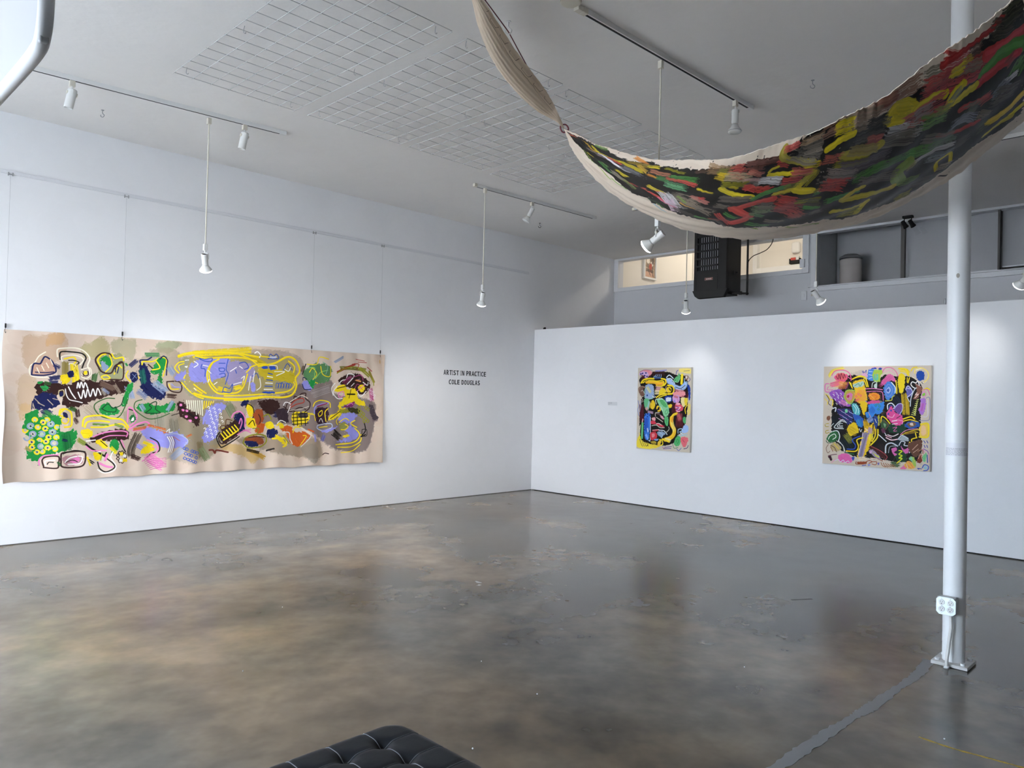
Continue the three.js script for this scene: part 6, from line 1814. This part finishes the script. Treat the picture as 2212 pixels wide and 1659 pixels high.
{
  const font = await new FontLoader().loadAsync('fonts/droid/droid_sans_bold.typeface.json');
  const ink = std(lin(0.02, 0.022, 0.03), 0.6);
  const t = thing('wall_lettering', 'two lines of black capital lettering on the white wall', 'lettering', [0.0005, 0, 0]);
  const line = (text, zL, zR, y0, y1) => {
    const ws = [...text].map((ch) => (ch === ' ' ? 0.42 : ch === 'I' ? 0.34 : 0.78)), tot = ws.reduce((a, b) => a + b), k = (zL - zR) / tot; let z = zL;
    [...text].forEach((ch, i) => {
      const adv = ws[i] * k;
      if (ch !== ' ') {
        const g = new TextGeometry(ch, { font, size: 1, depth: 0.02, curveSegments: 6, bevelEnabled: false }); g.computeBoundingBox(); const b = g.boundingBox;
        const w = adv * (ch === 'I' ? 0.55 : 0.78); g.translate(-b.min.x, -b.min.y, 0); g.scale(w / (b.max.x - b.min.x), (y1 - y0) / (b.max.y - b.min.y), 0.1); g.rotateY(Math.PI / 2); g.translate(0, y0, z - adv * 0.11); part('letter', g, ink, t);
      }
      z -= adv;
    });
  };
  line('ARTIST IN PRACTICE', 1.803, 1.000, 1.697, 1.764); line('COLE DOUGLAS', 1.705, 1.115, 1.570, 1.635);
}
// ---------------------------------------------------------------- hanging painted sheet
function ribbon(T, N, R, sag, curl, jit) {
  const n = T.length - 1, pos = [], uv = [], idx = [];
  const row = (s) => { const x = s * n, i = Math.min(Math.floor(x), n - 1), t = x - i, p0 = T[Math.max(i - 1, 0)], p1 = T[i], p2 = T[i + 1], p3 = T[Math.min(i + 2, n)]; return p1.map((_, k) => 0.5 * (2 * p1[k] + (p2[k] - p0[k]) * t + (2 * p0[k] - 5 * p1[k] + 4 * p2[k] - p3[k]) * t * t + (3 * p1[k] - p0[k] - 3 * p2[k] + p3[k]) * t * t * t)); };
  const ja = Array.from({ length: N + 1 }, () => rnd() - 0.5), jb = Array.from({ length: N + 1 }, () => rnd() - 0.5), P = [];
  for (let i = 0; i <= N; i++) {
    const q = row(i / N), a = V(q[0], q[1], q[2]), b = V(q[3], q[4], q[5]), w = a.distanceTo(b), edge = Math.min(1, w * 3), d = b.clone().sub(a).normalize();
    a.addScaledVector(d, ja[i] * jit * edge); b.addScaledVector(d, jb[i] * jit * edge);
    for (let j = 0; j <= R; j++) { const t = j / R, v = a.clone().lerp(b, t); v.y -= sag * w * 4 * t * (1 - t); if (t < 0.03) v.y += curl * (1 - t / 0.03) * edge; v.y += 0.004 * Math.sin(t * 40 + i * 0.21) * edge + 0.003 * Math.sin(i * 0.9) * edge * (t > 0.85 ? 1 : 0); P.push(v); }
  }
  const at = (i, j) => i * (R + 1) + j, up = P.map((_, k) => { const i = Math.floor(k / (R + 1)), j = k % (R + 1), du = P[at(Math.min(i + 1, N), j)].clone().sub(P[at(Math.max(i - 1, 0), j)]), dv = P[at(i, Math.min(j + 1, R))].clone().sub(P[at(i, Math.max(j - 1, 0))]); const c = dv.cross(du); return c.lengthSq() > 1e-14 ? c.normalize() : V(0, 1, 0); });
  if (up[Math.floor(up.length / 2)].y < 0) up.forEach((u) => u.negate());
  const S = P.length, th = 0.0035;
  P.forEach((v, k) => { pos.push(v.x, v.y, v.z); uv.push(Math.floor(k / (R + 1)) / N, 1 - (k % (R + 1)) / R * 0.94); });
  P.forEach((v, k) => { const q = v.clone().addScaledVector(up[k], th); pos.push(q.x, q.y, q.z); uv.push(Math.floor(k / (R + 1)) / N, 0.03); });
  const quad = (a, b, c, d) => idx.push(a, b, c, b, d, c);
  for (let i = 0; i < N; i++) for (let j = 0; j < R; j++) { quad(at(i, j), at(i, j + 1), at(i + 1, j), at(i + 1, j + 1)); quad(S + at(i, j), S + at(i + 1, j), S + at(i, j + 1), S + at(i + 1, j + 1)); }
  for (let i = 0; i < N; i++) for (const j of [0, R]) { const a = P[at(i, j)], b = P[at(i + 1, j)], k = pos.length / 3; for (const [q, o] of [[a, 0], [b, 0], [a, 1], [b, 1]]) { const u = up[at(i, j)]; pos.push(q.x + u.x * th * o, q.y + u.y * th * o, q.z + u.z * th * o); uv.push(i / N, 0.03); } quad(k, k + 1, k + 2, k + 3); }
  const g = new THREE.BufferGeometry(); g.setAttribute('position', new THREE.Float32BufferAttribute(pos, 3)); g.setAttribute('uv', new THREE.Float32BufferAttribute(uv, 2)); g.setIndex(idx); g.computeVertexNormals(); return g;
}
{
  const t = thing('hanging_canvas', 'painted canvas sheet slung like a hammock from the ceiling in front of column', 'painting');
  const map = easel(2048, 680, '#e8d8c6', (s, f, r, c) => { c.save(); c.beginPath(); c.rect(0, 0, 2048, 640); c.clip(); for (let i = 0; i < 200; i++) { c.globalAlpha = 0.06; c.fillStyle = rnd() < 0.5 ? '#9a7a64' : '#e0ccb8'; c.beginPath(); c.ellipse(rnd() * 2048, rnd() * 640, 20 + rnd() * 60, 10 + rnd() * 30, 0, 0, 7); c.fill(); } c.globalAlpha = 1; paintSheet(s, f, r); c.restore(); c.fillStyle = '#eee2d4'; c.fillRect(0, 640, 2048, 40); });
  part('painted_sheet', ribbon(SHEET_STATIONS, 240, 60, 0.05, 0.010, 0.02), new THREE.MeshPhysicalMaterial({ map, roughness: 0.55, specularIntensity: 0.5, side: THREE.DoubleSide }), t);
  const bare = easel(1024, 340, '#e8d6c0', (s, f, r, c) => {
    for (let i = 0; i < 120; i++) { c.globalAlpha = 0.07; c.fillStyle = rnd() < 0.5 ? '#a88a70' : '#e8d8c6'; c.beginPath(); c.ellipse(rnd() * 1024, rnd() * 320, 20 + rnd() * 60, 6 + rnd() * 20, 0, 0, 7); c.fill(); }
    c.globalAlpha = 1; c.strokeStyle = '#5a4a3c'; c.lineWidth = 2.5; c.beginPath(); c.moveTo(180, 250); for (let x = 180; x < 960; x += 26) c.lineTo(x + 20, 236 + 8 * Math.sin(x * 0.02) + rnd() * 6); c.stroke();
    for (let x = 220; x < 960; x += 105) { c.beginPath(); c.moveTo(x, 300); c.lineTo(x + 8, 262); c.lineTo(x + 62, 258); c.lineTo(x + 66, 276); c.stroke(); }
  });
  part('bare_end', ribbon(TWIST_STATIONS, 80, 24, 0.18, 0, 0.006), new THREE.MeshStandardMaterial({ map: bare, roughness: 0.85, side: THREE.DoubleSide }), t).userData.label = 'unpainted beige end with loose stitching';
  const red = std(lin(0.16, 0.025, 0.04), 0.7);
  part('cord_knot', [tube([V(4.01, 3.53, 4.05), V(4.035, 3.545, 4.02), V(4.05, 3.51, 4.0), V(4.02, 3.485, 4.03)], 0.006, 24, 8, true)], red, t);
  part('cord', [tube([V(4.80, 3.70, 5.75), V(4.62, 3.74, 5.42), V(4.44, 3.757, 5.06)], 0.0035, 30, 6), tube([V(4.44, 3.757, 5.06), V(4.16, 3.755, 4.57), V(3.89, 3.76, 4.09)], 0.0035, 30, 6), tube([V(3.89, 3.76, 4.09), V(3.96, 3.65, 4.05), V(4.02, 3.53, 4.035)], 0.0035, 20, 6)], red, t).userData.label = 'thin dark red cord strung between ceiling hooks';
  part('anchor_hook', tube([V(4.80, H, 5.75), V(4.80, 3.76, 5.75), V(4.81, 3.70, 5.76), V(4.78, 3.69, 5.73)], 0.004, 20, 6), M.steel, t);
  part('anchor_hook', [tube([V(7.62, H, 4.24), V(7.62, 3.7, 4.24), V(7.63, 3.6, 4.25), V(7.60, 3.58, 4.22)], 0.004, 20, 6)], M.steel, t);
}
// ---------------------------------------------------------------- tufted bench
{
  const t = thing('tufted_bench', 'black leather tufted bench with rounded corner', 'bench', [6.31, 0, 7.61]);
  const hx = 0.385, hz = 0.685, top = 0.42, cell = 0.125, r = 0.05, N = 96, Mz = 168, pos = [], uv = [], idx = [];
  const leather = new THREE.MeshPhysicalMaterial({ color: lin(0.010, 0.012, 0.016), roughness: 0.5, specularIntensity: 0.55, bumpMap: wallBump, bumpScale: 0.0006 });
  const tufts = []; for (let i = 0; i < 6; i++) for (let j = 0; j < 10; j++) tufts.push([-hx + 0.0725 + 0.0 + (i + 0.45) * 0.116, -hz + 0.10 + (j + 0.4) * 0.124]);
  const height = (x, z) => {
    let dmin = 9; for (const [a, b] of tufts) { const d = Math.hypot(x - a, z - b); if (d < dmin) dmin = d; }
    const fx = Math.abs(((x + hx - 0.0725 - 0.0522) / 0.116) - Math.round((x + hx - 0.0725 - 0.0522) / 0.116)) * 0.116, fz = Math.abs(((z + hz - 0.10 - 0.0496) / 0.124) - Math.round((z + hz - 0.10 - 0.0496) / 0.124)) * 0.124;
    const seam = Math.exp(-Math.pow(Math.min(fx, fz) / 0.007, 2)) * 0.0035;
    return top - 0.020 * Math.exp(-Math.pow(dmin / 0.024, 2)) - seam;
  };
  // rounded pad: superellipse plan, profile drop near the rim
  for (let j = 0; j <= Mz; j++) for (let i = 0; i <= N; i++) {
    let x = (i / N * 2 - 1), z = (j / Mz * 2 - 1); const ex = x * hx, ez = z * hz;
    const cx = Math.max(0, Math.abs(ex) - (hx - 0.09)), cz = Math.max(0, Math.abs(ez) - (hz - 0.09)); let px = ex, pz = ez;
    if (cx > 0 && cz > 0) { const m = Math.max(cx, cz) / Math.hypot(cx, cz); px = Math.sign(ex) * (hx - 0.09 + cx * m); pz = Math.sign(ez) * (hz - 0.09 + cz * m); }
    const rim = Math.min(hx - Math.abs(px) , hz - Math.abs(pz)); const cr = cx > 0 && cz > 0 ? 0.09 - Math.max(cx, cz) : rim;
    const drop = cr < r ? r - Math.sqrt(Math.max(0, r * r - (r - cr) * (r - cr))) : 0;
    pos.push(px, height(px, pz) - drop, pz); uv.push(px * 3, pz * 3);
  }
  for (let j = 0; j < Mz; j++) for (let i = 0; i < N; i++) { const a = j * (N + 1) + i; idx.push(a, a + N + 1, a + 1, a + 1, a + N + 1, a + N + 2); }
  const ring = []; for (let i = 0; i <= N; i++) ring.push(i); for (let j = 1; j <= Mz; j++) ring.push(j * (N + 1) + N); for (let i = N - 1; i >= 0; i--) ring.push(Mz * (N + 1) + i); for (let j = Mz - 1; j > 0; j--) ring.push(j * (N + 1));
  const base = pos.length / 3; ring.forEach((k) => { pos.push(pos[3 * k], 0.30, pos[3 * k + 2]); uv.push(0, 0); });
  ring.forEach((k, i) => { const k2 = ring[(i + 1) % ring.length], b = base + i, b2 = base + (i + 1) % ring.length; idx.push(k, k2, b, k2, b2, b); });
  const g = new THREE.BufferGeometry(); g.setAttribute('position', new THREE.Float32BufferAttribute(pos, 3)); g.setAttribute('uv', new THREE.Float32BufferAttribute(uv, 2)); g.setIndex(idx); g.computeVertexNormals();
  part('cushion', g, leather, t);
  for (const [a, b] of tufts) { const s = new THREE.SphereGeometry(0.009, 12, 8); s.scale(1, 0.5, 1); s.translate(a, top - 0.022, b); part('button', s, leather, t); }
  const piping = std(lin(0.13, 0.14, 0.16), 0.4);
  for (let i = 0; i < 6; i++) { const x = tufts[i * 10][0]; const pts = []; for (let k = 0; k <= 120; k++) { const z = -hz + 0.02 + k / 120 * (2 * hz - 0.04); const rim = hz - Math.abs(z), drop = rim < r ? r - Math.sqrt(Math.max(0, r * r - (r - rim) * (r - rim))) : 0; pts.push(V(x, height(x, z) - drop + 0.001, z)); } part('seam_piping', tube(pts, 0.0014, 240, 5), piping, t); }
  for (let j = 0; j < 10; j++) { const z = tufts[j][1]; const pts = []; for (let k = 0; k <= 80; k++) { const x = -hx + 0.02 + k / 80 * (2 * hx - 0.04); const rim = hx - Math.abs(x), drop = rim < r ? r - Math.sqrt(Math.max(0, r * r - (r - rim) * (r - rim))) : 0; pts.push(V(x, height(x, z) - drop + 0.001, z)); } part('seam_piping', tube(pts, 0.0014, 160, 5), piping, t); }
  part('apron', rbox(-hx + 0.02, hx - 0.02, 0.24, 0.31, -hz + 0.02, hz - 0.02, 0.01), M.black, t);
  for (const sx of [-1, 1]) for (const sz of [-1, 1]) part('leg', cyl(0.024, 0.016, 0.24, 16).translate(sx * (hx - 0.07), 0.12, sz * (hz - 0.07)), M.black, t);
}
// ---------------------------------------------------------------- white hanging panel near the street side
{
  const t = thing('suspended_board', 'white suspended board with thick rounded rim near the ceiling', 'board', [4.95, 2.34, 7.86]);
  const w = 0.59, h = 0.95;
  const paleBoard = std(lin(0.38, 0.39, 0.41), 0.5);
  part('face', rbox(-w, w, 0, h, -0.012, 0.012, 0.006), paleBoard, t);
  part('rim', tube([V(-w, 0.02, 0), V(-w, h, 0), V(-w + 0.02, h + 0.0, 0), V(w - 0.02, h, 0), V(w, h - 0.02, 0), V(w, 0.3, 0), V(w, 0.06, 0), V(w - 0.03, 0.01, 0), V(w - 0.08, 0.0, 0), V(0, 0, 0), V(-w + 0.02, 0, 0)], 0.02, 240, 14, true), std(lin(0.62, 0.63, 0.65), 0.5), t);  // rim coloured lighter than the face to offset its shaded sides
  for (const s of [-1, 1]) part('suspension_cable', rod(V(s * 0.45, h, 0), V(s * 0.45, H - 2.34, 0), 0.002, 6), M.steel, t);
}
scene.traverse((o) => { if (o.isMesh) { o.castShadow = true; o.receiveShadow = true; } });
renderer.render(scene, camera);
